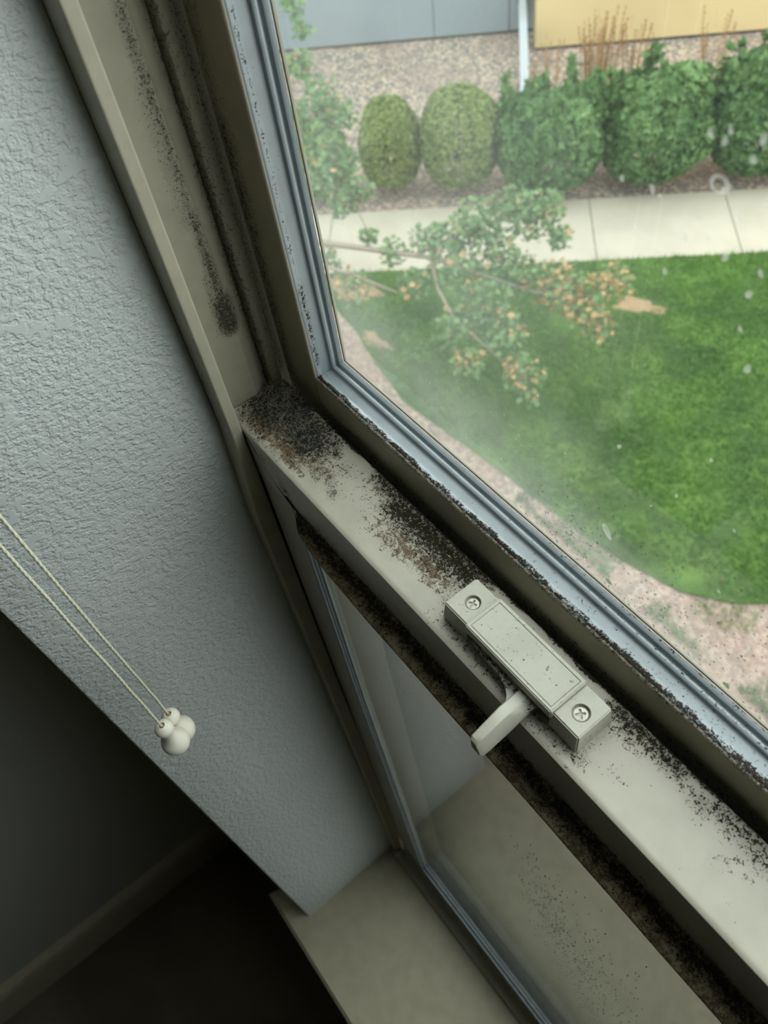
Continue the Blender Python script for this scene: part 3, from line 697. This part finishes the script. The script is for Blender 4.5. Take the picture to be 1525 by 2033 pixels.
# ---- unseen screen added outside the lower sash, darkens the view through it
scr = tag(empty('added_screen', (.5, .038, -.45)), 'dark screen added outside the lower window sash to block the view through it', 'added screen')
o = mesh('screen_mesh', [(-.006, .0385, ZS+.022), (XR-.01, .0385, ZS+.022), (XR-.01, .0385, -.050), (-.006, .0385, -.050)], [(0, 1, 2, 3)], M['mesh']); o.parent = scr; o.matrix_parent_inverse = Matrix.Translation((-.5, -.038, .45))
bm = bmesh.new(); box_bm(bm, (-.014, .036, ZS+.014), (XR-.006, .041, ZS+.022)); box_bm(bm, (-.014, .036, -.050), (XR-.006, .041, -.043)); box_bm(bm, (-.014, .036, ZS+.022), (-.006, .041, -.050)); box_bm(bm, (XR-.012, .036, ZS+.022), (XR-.006, .041, -.050))
o = from_bm('screen_frame', bm, M['dframe']); o.parent = scr; o.matrix_parent_inverse = Matrix.Translation((-.5, -.038, .45))

# ============================================================ MOULD AND LINT CLUMP
t = NT('black_fuzzy_mould'); n1 = t.noise(700, 6, .7); n2 = t.noise(160, 4, .6); n3 = t.noise(1600, 2)
c = t.mix(t.smooth(n1, .48, .68), lin((26, 28, 30)), lin((96, 97, 88))); c = t.mix(t.smooth(n2, .55, .68, 0, .6), c, lin((120, 98, 66))); c = t.mix(t.smooth(n3, .62, .74), c, lin((168, 166, 150)))
t.pbr(c, .95, t.bump(t.math('ADD', n1, n3), 1.0, .0012)); M['fuzz'] = t.m
t = NT('pale_lint'); t.pbr(lin((150, 144, 124)), .9); M['lint'] = t.m
def vnoise(x, y, s, seed):
    r = np.random.default_rng(seed).random((64, 64)); x = x*s; y = y*s; xi = np.floor(x).astype(int); yi = np.floor(y).astype(int); fx = x-xi; fy = y-yi
    fx = fx*fx*(3-2*fx); fy = fy*fy*(3-2*fy); g = lambda a, b: r[a % 64, b % 64]
    return (g(xi, yi)*(1-fx)+g(xi+1, yi)*fx)*(1-fy)+(g(xi, yi+1)*(1-fx)+g(xi+1, yi+1)*fx)*fy
GX = np.arange(-15.3, 50, .45); GY = np.arange(3, 37.4, .45); gx, gy = np.meshgrid(GX, GY)
nz = .5*vnoise(gx+50, gy+50, .25, 1)+.3*vnoise(gx+50, gy+50, .6, 2)+.3*vnoise(gx+50, gy+50, 1.4, 3)
core = mx(ell(gx, gy, 3, 27, 26, 15, 1.0), ell(gx, gy, 27, 23, 19, 12, .85), ell(gx, gy, -9, 27, 12, 13, 1.15))
hgt = (core*1.25+nz*.9-1.02)
hgt = hgt + np.clip(1-np.hypot((gx+8)/13, (gy-31)/8), 0, 1)*3.6*(.6+nz) + (np.random.default_rng(5).random(gx.shape)-.5)*.35*(hgt > 0)
vid = -np.ones(gx.shape, int); vs = []
keep = hgt > -.12
for j in range(gx.shape[0]):
    for i in range(gx.shape[1]):
        if keep[j, i]: vid[j, i] = len(vs); vs.append((gx[j, i]*MM, gy[j, i]*MM, max(hgt[j, i], -.15)*MM*1.0+.00015))
fs = [(vid[j, i], vid[j, i+1], vid[j+1, i+1], vid[j+1, i]) for j in range(gx.shape[0]-1) for i in range(gx.shape[1]-1) if min(vid[j, i], vid[j, i+1], vid[j+1, i+1], vid[j+1, i]) >= 0]
crust = tag(mesh('mold_clump', vs, fs, M['fuzz'], None, True), 'black fuzzy clump of mould and lint at the left end of the window rail', 'mould', kind='stuff')
bm = bmesh.new(); bm.from_mesh(crust.data); bmesh.ops.recalc_face_normals(bm, faces=bm.faces)
if sum(f.normal.z for f in bm.faces) < 0: bmesh.ops.reverse_faces(bm, faces=bm.faces)
bm.to_mesh(crust.data); bm.free()
vs = []; fs = []
def hair(p, L, w, curl):
    d = Vector((random.gauss(0, 1), random.gauss(0, 1), random.uniform(-.1, .7))).normalized(); q = Vector(p); k = 9; ax = Vector((random.gauss(0, 1), random.gauss(0, 1), random.gauss(0, 1))).normalized()
    for i in range(k):
        b = len(vs); s = d.cross(Vector((.3, .2, .9))).normalized()*w; u = d.cross(s).normalized()*w
        vs.extend([q+s, q-s*.5+u*.87, q-s*.5-u*.87])
        if i:
            for a in range(3): fs.append((b-3+a, b-3+(a+1) % 3, b+(a+1) % 3, b+a))
        d = (Matrix.Rotation(curl*random.uniform(.6, 1.4), 3, ax) @ d).normalized(); q = q+d*L/k; q.z = max(q.z, .0003)
for _ in range(1100):
    a = random.random()
    if a < .55: x, y = random.gauss(-6, 6), random.gauss(29, 5)
    else: x, y = random.gauss(18, 14), random.gauss(24, 6)
    x = min(max(x, -13.5), 46); y = min(max(y, 5), 36); z = .4+3.8*max(0, 1-math.hypot((x+8)/13, (y-31)/8))
    hair((x*MM, y*MM, z*MM), random.uniform(.002, .0055), random.uniform(.00004, .00009), random.uniform(.1, .5))
hair((.004, .023, .002), .016, .00008, .16); hair((.010, .018, .002), .014, .00007, .2); hair((.016, .016, .001), .012, .00007, .15)
for _ in range(8): hair((random.uniform(-.013, -.006), random.uniform(.003, .008), .0006), .006, .00006, .7)
h_ = mesh('lint_fibers', vs, fs, M['lint'], crust); h_['kind'] = 'stuff'; h_['label'] = 'pale curled lint fibres'

# ============================================================ BLIND CORDS
def pull(x, y, zc, label):
    """zc = centre of the small upper ball"""
    root = tag(empty('blind_pull', (x, y, zc-.029)), label, 'blind pull', 'blind pull cords')
    prof = [(.0014, .0022), (.0016, .0046), (.0022, .0049)]
    for a in np.linspace(68, -42, 14): prof.append((.0053*math.cos(math.radians(a)), .0053*math.sin(math.radians(a))))
    prof += [(.0037, -.0062), (.0040, -.0088), (.0052, -.0118)]
    for a in np.linspace(42, -88, 18): prof.append((.0081*math.cos(math.radians(a)), -.0195+.0088*math.sin(math.radians(a))))
    prof.append((0, -.0283))
    tz = lathe('tassel', [(r, z+.029) for r, z in prof], (0, 0, 0), M['ivory'], root, 40); tz['label'] = 'ivory plastic pull tassel'
    pl = lathe('cord_knot', [(0, .0018), (.0010, .0022), (.00135, .0032), (.0009, .0042), (0, .0044)], (0, 0, .029), M['tan'], tz, 14)
    L = .9-zc
    pts = [(random.gauss(0, .00012)+.0006*math.sin(i*.55+x*300), random.gauss(0, .00012), .029+.003+L*(i/34)**1.6) for i in range(35)]
    pts[0] = (0, 0, .032); c = tube('cord', pts, .00075, M['cord'], root, 8)
    return root
pull(.0648, -.1211, -.0994, 'front one of the two cream blind cords, its tassel overlapping the other')
pull(.0536, -.1158, -.1130, 'rear one of the two cream blind cords, its tassel partly hidden')
# head rail the cords hang from (above the view)
hr = tag(empty('blind_headrail', (.5, -.10, .93)), 'white blind headrail at the top of the window opening', 'blind')
o = box('headrail_channel', (-.45, -.035, -.04), (.52, .035, .04), M['ivory'], hr, .003)

# ============================================================ OUTSIDE
UV = Vector((.661, .750)); NV = Vector((.750, -.661)); G0 = -6.0
def Wp(s, m_, z=G0): p = UV*s+NV*m_; return (p.x, p.y, z)
def slab(name, pts, z0, z1, mat, kind='structure'):
    bm = bmesh.new(); prism(bm, [(p[0], p[1]) for p in pts], z0, z1); return tag(from_bm(name, bm, mat), kind=kind)
slab('gravel_ground', [(-30, .086), (14, .086), (14, 30), (-30, 30)], G0-.3, G0-.02, M['gravel'])
slab('gravel_strip', [(-6.5, .3), (3.5, .3), (3.5, 5.2), (-.5, 4.6), (-1.2, 3.9), (-6.5, 3.9)], G0-.019, G0-.004, M['pink'])
# sidewalk with joints: each slab of paving
sw = tag(empty('sidewalk', Wp(2, -8.33)), kind='structure')
k0 = -8
J0 = (Vector((-5.33, 6.60)).dot(UV))
for k in range(-6, 13):
    s0 = J0+k*1.62; bm = bmesh.new(); prism(bm, [Wp(s0+.006, -8.95)[:2], Wp(s0+1.614, -8.95)[:2], Wp(s0+1.614, -7.75)[:2], Wp(s0+.006, -7.75)[:2]], G0-.02, G0+.004)
    o = from_bm('concrete_slab', bm, M['concrete']); o.parent = sw; o.matrix_parent_inverse = Matrix.Translation(-Vector(Wp(2, -8.33)))
# lawn
lawn = [(-7.35, 3.37), (-6.95, 3.50), (-6.39, 3.50), (-5.9, 3.44), (-5.4, 3.30), (-4.7, 3.16), (-4.0, 3.22), (-3.4, 3.27), (-2.6, 3.30), (-1.9, 3.37), (-1.35, 3.50), (-1.0, 3.72), (-.7, 4.05), (.2, 4.5), (2.5, 7.5)]
far = [Wp(9.5, -7.74)[:2], Wp(-2.4, -7.74)[:2]]
poly = lawn+far
slab('lawn', poly, G0-.02, G0+.012, M['lawn'])
t = NT('bare_tan_soil'); t.pbr(t.mix(t.noise(9, 4), lin((168, 140, 108)), lin((132, 112, 84))), .95, t.bump(t.noise(60, 4), .8, .02)); M['tansoil'] = t.m
for cx, cyy, rx, ry, ro in ((-4.0, 5.93, .26, .11, .55), (-6.5, 3.84, .34, .15, .4), (-5.62, 3.50, .20, .08, .1)):
    pp = []
    for k in range(26):
        a = 2*math.pi*k/26; q = 1+.25*math.sin(3*a+cx)+.15*math.sin(7*a); u, v = rx*q*math.cos(a), ry*q*math.sin(a); pp.append((cx+u*math.cos(ro)-v*math.sin(ro), cyy+u*math.sin(ro)+v*math.cos(ro)))
    slab('bare_soil', pp, G0+.010, G0+.016, M['tansoil'])
def inside(px, py, P):
    r = np.zeros(len(px), bool); n = len(P)
    for i in range(n):
        x1, y1 = P[i]; x2, y2 = P[(i+1) % n]
        c = ((y1 > py) != (y2 > py)) & (px < (x2-x1)*(py-y1)/((y2-y1)+1e-12)+x1); r ^= c
    return r
N = 300000; px = rng.uniform(-7.5, 3.6, N); py = rng.uniform(3.1, 12.5, N); k = inside(px, py, poly); px, py = px[k], py[k]
def bare(px, py): return mx(ell(px, py, -4.02, 5.93, .33, .16, 1, .8), ell(px, py, -6.5, 3.85, .40, .18, 1, .4), ell(px, py, -5.7, 3.5, .22, .1, .8), ell(px, py, -1.3, 3.65, .5, .2, .7, .5))
b_ = bare(px, py); k = rng.random(len(px)) > b_*1.9; px, py, b_ = px[k], py[k], b_[k]
ex = rng.uniform(-3.0, 1.0, 9000); ey = 3.15+rng.random(9000)**1.5*1.3; k = vnoise(ex+50, ey+50, 3.0, 21) > .5; ex, ey = ex[k], ey[k]   # thin grass straggling into the gravel
px, py, b_ = np.r_[px, ex], np.r_[py, ey], np.r_[b_, np.zeros(len(ex))]; n = len(px)
L = rng.uniform(.035, .075, n); w = rng.uniform(.004, .008, n); an = rng.uniform(0, 6.28, n); lean = rng.uniform(.2, .9, n)*L; la = rng.uniform(0, 6.28, n)
V = np.empty((n, 3, 3)); V[:, 0] = np.c_[px+w*np.cos(an), py+w*np.sin(an), np.full(n, G0+.01)]; V[:, 1] = np.c_[px-w*np.cos(an), py-w*np.sin(an), np.full(n, G0+.01)]; V[:, 2] = np.c_[px+lean*np.cos(la), py+lean*np.sin(la), G0+.01+L*.8]
pt = vnoise(px+50, py+50, 1.4, 9)*.5+vnoise(px+50, py+50, 4.0, 10)*.35+.15*rng.random(n)
def tri_mesh(name, V, mat, parent, attrs, nv=3):
    me = bpy.data.meshes.new(name); n = len(V); me.vertices.add(n*nv); me.vertices.foreach_set('co', V.reshape(-1))
    me.loops.add(n*nv); me.loops.foreach_set('vertex_index', np.arange(n*nv, dtype=np.int32)); me.polygons.add(n)
    me.polygons.foreach_set('loop_start', np.arange(0, n*nv, nv, dtype=np.int32)); me.polygons.foreach_set('loop_total', np.full(n, nv, dtype=np.int32))
    for k, a in attrs.items():
        at = me.attributes.new(k, 'FLOAT', 'POINT'); at.data.foreach_set('value', np.repeat(a, nv).astype(np.float32))
    me.update(calc_edges=True); me.validate(); me.materials.append(mat); o = bpy.data.objects.new(name, me); COL.objects.link(o)
    if parent: o.parent = parent
    return o
g = tri_mesh('grass', V.astype(np.float32), M['grass'], None, {'tone': np.clip(pt*1.5-.25, 0, 1), 'dry': np.where(b_ > .25, rng.random(n)*.9, rng.random(n)*.505)})
tag(g, 'short green lawn grass between the pavement and the building', 'grass', kind='stuff')

def leaves(n, centre_fn, size, rel=1.6):
    """n quads; centre_fn(n)->(n,3) centres and (n,3) outward normals"""
    c, nr = centre_fn(n); nr = nr + rng.normal(0, .55, nr.shape); nr /= np.linalg.norm(nr, axis=1)[:, None]+1e-9
    a = np.cross(nr, rng.normal(0, 1, nr.shape)); a /= np.linalg.norm(a, axis=1)[:, None]+1e-9; b = np.cross(nr, a)
    s = (size*rng.uniform(.6, 1.25, n))[:, None]; V = np.empty((n, 4, 3)); V[:, 0] = c-a*s*rel*.5; V[:, 1] = c+b*s*.5; V[:, 2] = c+a*s*rel*.5; V[:, 3] = c-b*s*.5
    return V.astype(np.float32)
def lumpy(rx, ry, h, n, seed, bumps=26, boxy=1.0, spread=.16):
    r2 = np.random.default_rng(seed); B = r2.normal(0, 1, (bumps, 3)); B[:, 2] = np.abs(B[:, 2]); B /= np.linalg.norm(B, axis=1)[:, None]; Bh = r2.uniform(-.10, spread, bumps)
    d = r2.normal(0, 1, (n, 3)); d /= np.linalg.norm(d, axis=1)[:, None]; d[:, 2] = np.where(d[:, 2] < -.75, -d[:, 2], d[:, 2])
    k = (np.exp(-((1-d @ B.T)/.05))*Bh).sum(1)
    R = (1+k)*r2.uniform(.80, 1.0, n)**.6; q = np.sign(d)*np.abs(d)**boxy; q /= np.linalg.norm(q, axis=1)[:, None]**.9
    c = np.c_[q[:, 0]*rx*R, q[:, 1]*ry*R, h*.52+q[:, 2]*h*.5*R]; return c, d, k
def bush(name, s, m_, rx, h, leaf, size, n, seed, label, cat, group, boxy, spread, plumes=0, rot=0):
    root = tag(empty(name, Wp(s, m_)), label, cat, group); root.rotation_euler.z = math.atan2(UV.y, UV.x)
    c, d, kk = lumpy(rx, rx*.85, h, n, seed, boxy=boxy, spread=spread)
    if plumes:
        r2 = np.random.default_rng(seed+50); ex = []; ed = []
        for _ in range(plumes):
            a = r2.uniform(0, 6.28); rr = rx*math.sqrt(r2.uniform(0, .8)); H = h*r2.uniform(.08, .34)
            for _ in range(45):
                u = r2.uniform(0, 1); ex.append((rr*math.cos(a)+r2.normal(0, .05*(1-u)+.015), rr*math.sin(a)*.8+r2.normal(0, .05*(1-u)+.015), h*.86+H*u)); ed.append((r2.normal(), r2.normal(), .4))
        c = np.r_[c, np.array(ex)]; d = np.r_[d, np.array(ed)]; kk = np.r_[kk, np.full(len(ex), .1)]
    V = leaves(len(c), lambda n_: (c, d), size); tone = np.clip(.45+kk*2.2+rng.normal(0, .18, len(c)), 0, 1)
    fo = tri_mesh('foliage', V, leaf, root, {'tone': tone, 'dry': np.zeros(len(c))}, 4)
    for q in range(5):
        a = q*1.25+seed; tube('stem', [(.04*math.cos(a), .04*math.sin(a), 0), (.12*math.cos(a), .12*math.sin(a), h*.3), (.25*rx*math.cos(a)*1.6, .25*rx*math.sin(a)*1.6, h*.62)], [.014, .011, .006], M['bark'], root, 6)
    return root
gr1, gr2 = 'clipped olive-green shrubs beside the pavement', 'loose leafy green bushes beside the pavement'
bush('round_shrub', -1.98, -9.30, .42, 1.08, M['box_leaf'], .045, 9000, 11, 'clipped olive shrub nearest the window jamb, half behind tree leaves', 'shrub', gr1, .72, .08)
bush('round_shrub', -1.04, -9.37, .40, 1.22, M['box_leaf'], .042, 9000, 12, 'narrow clipped olive shrub between the half-hidden one and the widest one', 'shrub', gr1, .70, .08)
bush('round_shrub', -.16, -9.32, .50, 1.32, M['box_leaf'], .045, 11000, 13, 'widest clipped olive shrub, next to the loose dark green bushes', 'shrub', gr1, .72, .08)
bush('leafy_bush', .93, -9.22, .66, 1.24, M['lilac_leaf'], .070, 9000, 14, 'loose green bush under the foot of the white downspout', 'bush', gr2, .82, .24, 34)
bush('leafy_bush', 2.13, -9.25, .62, 1.24, M['lilac_leaf'], .070, 9000, 15, 'middle loose green bush in front of the tan grass plumes', 'bush', gr2, .82, .24, 34)
bush('leafy_bush', 3.42, -9.26, .66, 1.34, M['lilac_leaf'], .070, 9000, 16, 'loose green bush at the right edge of the view', 'bush', gr2, .82, .24, 34)
# feather grasses behind the bushes
def plume_grass(s, m_, h, n, label):
    root = tag(empty('feather_grass', Wp(s, m_)), label, 'ornamental grass', 'feather grasses behind the bushes')
    r2 = np.random.default_rng(int(abs(s)*100)); V = []; tone = []
    for _ in range(n):
        a = r2.uniform(0, 6.28); rr = r2.uniform(0, .12); le = r2.uniform(.02, .22); H = h*r2.uniform(.55, 1.0); w = r2.uniform(.004, .008); b = np.array([rr*math.cos(a), rr*math.sin(a), 0]); tp = b+np.array([le*math.cos(a), le*math.sin(a), H]); sd = np.array([-math.sin(a+1), math.cos(a+1), 0])*w
        md = (b+tp)/2+np.array([0, 0, H*.08]); V += [[b-sd, b+sd, md+sd, md-sd], [md-sd, md+sd, tp+sd*.7, tp-sd*.7]]; tone += [.9, .4 if H < h*.8 else 0]
        if H > h*.7:
            for q in range(5):
                p = md+(tp-md)*(.55+.1*q); o_ = np.array([r2.normal(0, .01), r2.normal(0, .01), .03]); V.append([p-sd*1.6, p+sd*1.6, p+o_+sd*1.6, p+o_-sd*1.6]); tone.append(0)
    tri_mesh('blades', np.array(V, np.float32), M['plume'], root, {'tone': np.array(tone), 'dry': np.zeros(len(V))}, 4)
plume_grass(1.55, -10.25, 1.65, 70, 'tall tan feather grass between the first two loose bushes')
plume_grass(2.05, -10.55, 1.35, 40, 'thin tan feather grass behind the middle loose bush')
plume_grass(3.0, -10.5, 1.45, 24, 'sparse tan feather grass at the gap before the rightmost bush')
plume_grass(.95, -10.55, 1.25, 30, 'small tan feather grass beside the white downspout')

# neighbouring building: grey panel wall, yellow wing, downspout
bl = tag(empty('neighbour_building', Wp(0, -13.6)), 'neighbouring building with a blue-grey panel wall and a yellow wall', 'building')
BI = Matrix.Translation(-Vector(Wp(0, -13.6)))
def rect(bm, s0, s1, m0, m1, z0, z1): prism(bm, [Wp(s0, m0)[:2], Wp(s1, m0)[:2], Wp(s1, m1)[:2], Wp(s0, m1)[:2]], z0, z1)
def PB(o): o.parent = bl; o.matrix_parent_inverse = BI; return o
SC = Vector((-8.98, 9.15)).dot(UV)
js = [-9, -6.2, -3.45, -.62, .55]
for a, b in zip(js, js[1:]):
    bm = bmesh.new(); rect(bm, a+.006, b-.006, -13.60, -13.42, G0+.035, 1.5); PB(from_bm('wall_panel', bm, M['grey_wall']))
bm = bmesh.new(); rect(bm, .562, SC+.3, -13.62, -13.43, G0+.035, 1.5); PB(from_bm('wall_panel', bm, M['grey_wall']))
bm = bmesh.new(); rect(bm, -9, SC+.3, -13.9, -13.46, G0-.02, 1.5); PB(from_bm('wall_base', bm, M['dtrim']))
bm = bmesh.new(); rect(bm, SC, 22, -13.9, -12.80, G0+.035, 1.5); PB(from_bm('yellow_wall', bm, M['yellow_wall']))['label'] = 'yellow wall'
bm = bmesh.new(); rect(bm, SC+.02, 22, -13.9, -12.84, G0-.02, G0+.035); PB(from_bm('wall_base', bm, M['dtrim']))
ds = tag(empty('downspout', Wp(.70, -13.3)), 'white metal downspout running from the grey wall to the gravel', 'downspout')
DI = Matrix.Translation(-Vector(Wp(.70, -13.3)))
bm = bmesh.new(); rect(bm, .69, .80, -13.42, -13.34, G0+.42, 1.4); o = from_bm('pipe', bm, M['spout']); o.parent = ds; o.matrix_parent_inverse = DI
bm = bmesh.new()
q = [Wp(.69, -13.42, G0+.50), Wp(.80, -13.42, G0+.50), Wp(.80, -13.32, G0+.46), Wp(.69, -13.32, G0+.46)]
e_ = [Wp(.66, -11.35, G0+.02), Wp(.79, -11.35, G0+.02), Wp(.79, -11.35, G0+.10), Wp(.66, -11.35, G0+.10)]
q = [Wp(.69, -13.40, G0+.40), Wp(.80, -13.40, G0+.40), Wp(.80, -13.34, G0+.52), Wp(.69, -13.34, G0+.52)]
a = [bm.verts.new(v) for v in q]; b = [bm.verts.new(v) for v in e_]; bm.faces.new(a[::-1]); bm.faces.new(b)
for i in range(4): bm.faces.new((a[i], a[(i+1) % 4], b[(i+1) % 4], b[i]))
o = from_bm('extension', bm, M['spout']); o.parent = ds; o.matrix_parent_inverse = DI
bm = bmesh.new(); rect(bm, .675, .815, -13.425, -13.33, G0+.44, G0+.50); o = from_bm('clamp_band', bm, M['dtrim']); o.parent = ds; o.matrix_parent_inverse = DI

# a few larger stones by the yellow wall
def stone(s, m_, r, label):
    bm = bmesh.new(); bmesh.ops.create_icosphere(bm, subdivisions=3, radius=r)
    for v in bm.verts: v.co *= 1+.18*math.sin(v.co.x*31/r*.1+s)+.12*math.sin(v.co.y*44/r*.1+m_); v.co.z *= .6
    o = from_bm('boulder', bm, M['stone'], None, True); o.location = Wp(s, m_, G0+r*.3); tag(o, label, 'stone', 'stones in the gravel bed')
stone(1.62, -12.35, .10, 'grey stone in the gravel left of the feather grass'); stone(2.75, -12.45, .08, 'pale stone in the gravel right of the feather grass')

# tree with a branch reaching in front of the pavement
tree = tag(empty('maple_tree', (-6.95, 2.2, G0)), 'slender maple tree beside the window with green and tan leaves', 'tree')
TI = Matrix.Translation((6.95, -2.2, -G0))
def PT(o, par=None):
    o.parent = par or tree
    if par is None: o.matrix_parent_inverse = TI
    return o
PT(tube('trunk', [(-6.95, 2.2, G0), (-6.93, 2.25, -5.0), (-6.96, 2.3, -4.0), (-6.9, 2.4, -3.0), (-6.85, 2.5, -2.2), (-6.8, 2.6, -1.2)], [.085, .07, .06, .045, .03, .012], M['bark'], n=10))
def br_(pts, r0, r1):
    n = len(pts); return PT(tube('branch', pts, [1.3*r0+(r1-r0)*1.3*i/(n-1) for i in range(n)], M['bark'], n=6))
br_([(-6.94, 2.3, -4.4), (-6.3, 2.4, -4.15), (-5.64, 2.7, -4.2), (-5.39, 2.96, -4.27), (-5.0, 3.35, -4.37), (-4.68, 3.68, -4.46), (-4.31, 3.95, -4.6), (-3.93, 4.23, -4.74), (-3.63, 4.56, -4.82)], .030, .008)
br_([(-4.69, 3.66, -4.47), (-4.5, 3.56, -4.62), (-4.24, 3.52, -4.79), (-4.01, 3.58, -4.92), (-3.71, 3.66, -5.08)], .016, .005)
br_([(-6.93, 2.28, -4.6), (-6.0, 2.5, -4.3), (-5.26, 2.75, -4.3), (-4.97, 2.97, -4.4), (-4.62, 3.2, -4.54)], .022, .006)
br_([(-4.8, 3.55, -4.42), (-4.69, 3.93, -4.37), (-4.52, 4.3, -4.30), (-4.33, 4.7, -4.31)], .012, .004)
br_([(-6.92, 2.4, -3.3), (-6.5, 2.9, -3.4), (-6.2, 3.4, -3.55), (-5.95, 3.6, -3.65)], .018, .005)
br_([(-6.94, 2.3, -3.9), (-6.3, 2.8, -3.8), (-5.8, 3.2, -3.9), (-5.5, 3.4, -4.05), (-5.15, 3.33, -4.28)], .018, .004)
br_([(-6.9, 2.45, -2.9), (-6.8, 3.2, -2.95), (-6.8, 3.8, -3.0)], .014, .004)
cl = [(-6.85, 3.92, -3.0, 0.12), (-6.67, 3.88, -3.13, 0.1), (-6.51, 3.67, -3.31, 0.14), (-6.2, 3.7, -3.49, 0.16), (-6.14, 3.46, -3.61, 0.18), (-6.0, 3.7, -3.61, 0.16), (-5.89, 3.48, -3.76, 0.16), (-5.75, 3.29, -3.92, 0.18), (-5.67, 3.52, -3.89, 0.14), (-5.5, 3.31, -4.07, 0.14), (-5.47, 3.47, -4.03, 0.13), (-5.15, 3.33, -4.28, 0.08), (-4.94, 3.42, -4.39, 0.12), (-4.8, 3.72, -4.37, 0.16), (-4.69, 3.93, -4.37, 0.18), (-4.63, 4.18, -4.31, 0.21), (-4.52, 4.45, -4.29, 0.21), (-4.35, 4.61, -4.34, 0.21), (-4.3, 4.8, -4.31, 0.14), (-4.1, 4.69, -4.47, 0.12), (-4.38, 4.14, -4.49, 0.21), (-4.52, 3.78, -4.53, 0.21), (-4.13, 4.22, -4.62, 0.18), (-3.85, 4.4, -4.74, 0.23), (-3.6, 4.54, -4.85, 0.23), (-3.54, 4.86, -4.77, 0.16), (-3.37, 4.52, -4.99, 0.14), (-4.16, 3.82, -4.74, 0.23), (-4.19, 3.47, -4.85, 0.18), (-3.88, 3.81, -4.92, 0.21), (-3.55, 3.75, -5.16, 0.18), (-3.38, 3.66, -5.29, 0.09), (-3.91, 3.4, -5.05, 0.14), (-4.97, 2.95, -4.53, 0.16), (-5.25, 2.9, -4.37, 0.12), (-4.66, 3.41, -4.57, 0.14)]
C_ = []; dry = []
for i, (x, y, z, r) in enumerate(cl):
    n = int(95*(r/.14)**2) if i > 11 else int(120*(r/.14)**2)
    p = rng.normal(0, 1, (n, 3)); p /= np.linalg.norm(p, axis=1)[:, None]; p *= (rng.random(n)**.45*r)[:, None]*1.15; C_.append(p+np.array([x, y, z]))
    pd = .45 if i in (23, 24, 25, 26) else (.3 if i in (30, 31, 32, 33, 34) else (.08 if i > 16 else .04)); dry.append(np.where(rng.random(n) < pd, 1.0, 0.0))
C_ = np.vstack(C_); dry = np.concatenate(dry)
# each maple leaf: a small lobed pentagon
n = len(C_); nr = rng.normal(0, .6, (n, 3)); nr[:, 2] += .9; nr /= np.linalg.norm(nr, axis=1)[:, None]
a = np.cross(nr, rng.normal(0, 1, nr.shape)); a /= np.linalg.norm(a, axis=1)[:, None]; b = np.cross(nr, a); s = rng.uniform(.020, .040, n)[:, None]
shape = [(0, -1), (.75, -.5), (.5, 0), (.95, .55), (.3, .45), (0, 1.1), (-.3, .45), (-.95, .55), (-.5, 0), (-.75, -.5)]
V = np.stack([C_+a*s*u+b*s*v+nr*s*(.25*abs(u)) for u, v in shape], 1).astype(np.float32)
PT(tri_mesh('foliage', V, M['tree_leaf'], None, {'tone': np.clip(rng.normal(.5, .25, n), 0, 1), 'dry': dry}, 10))
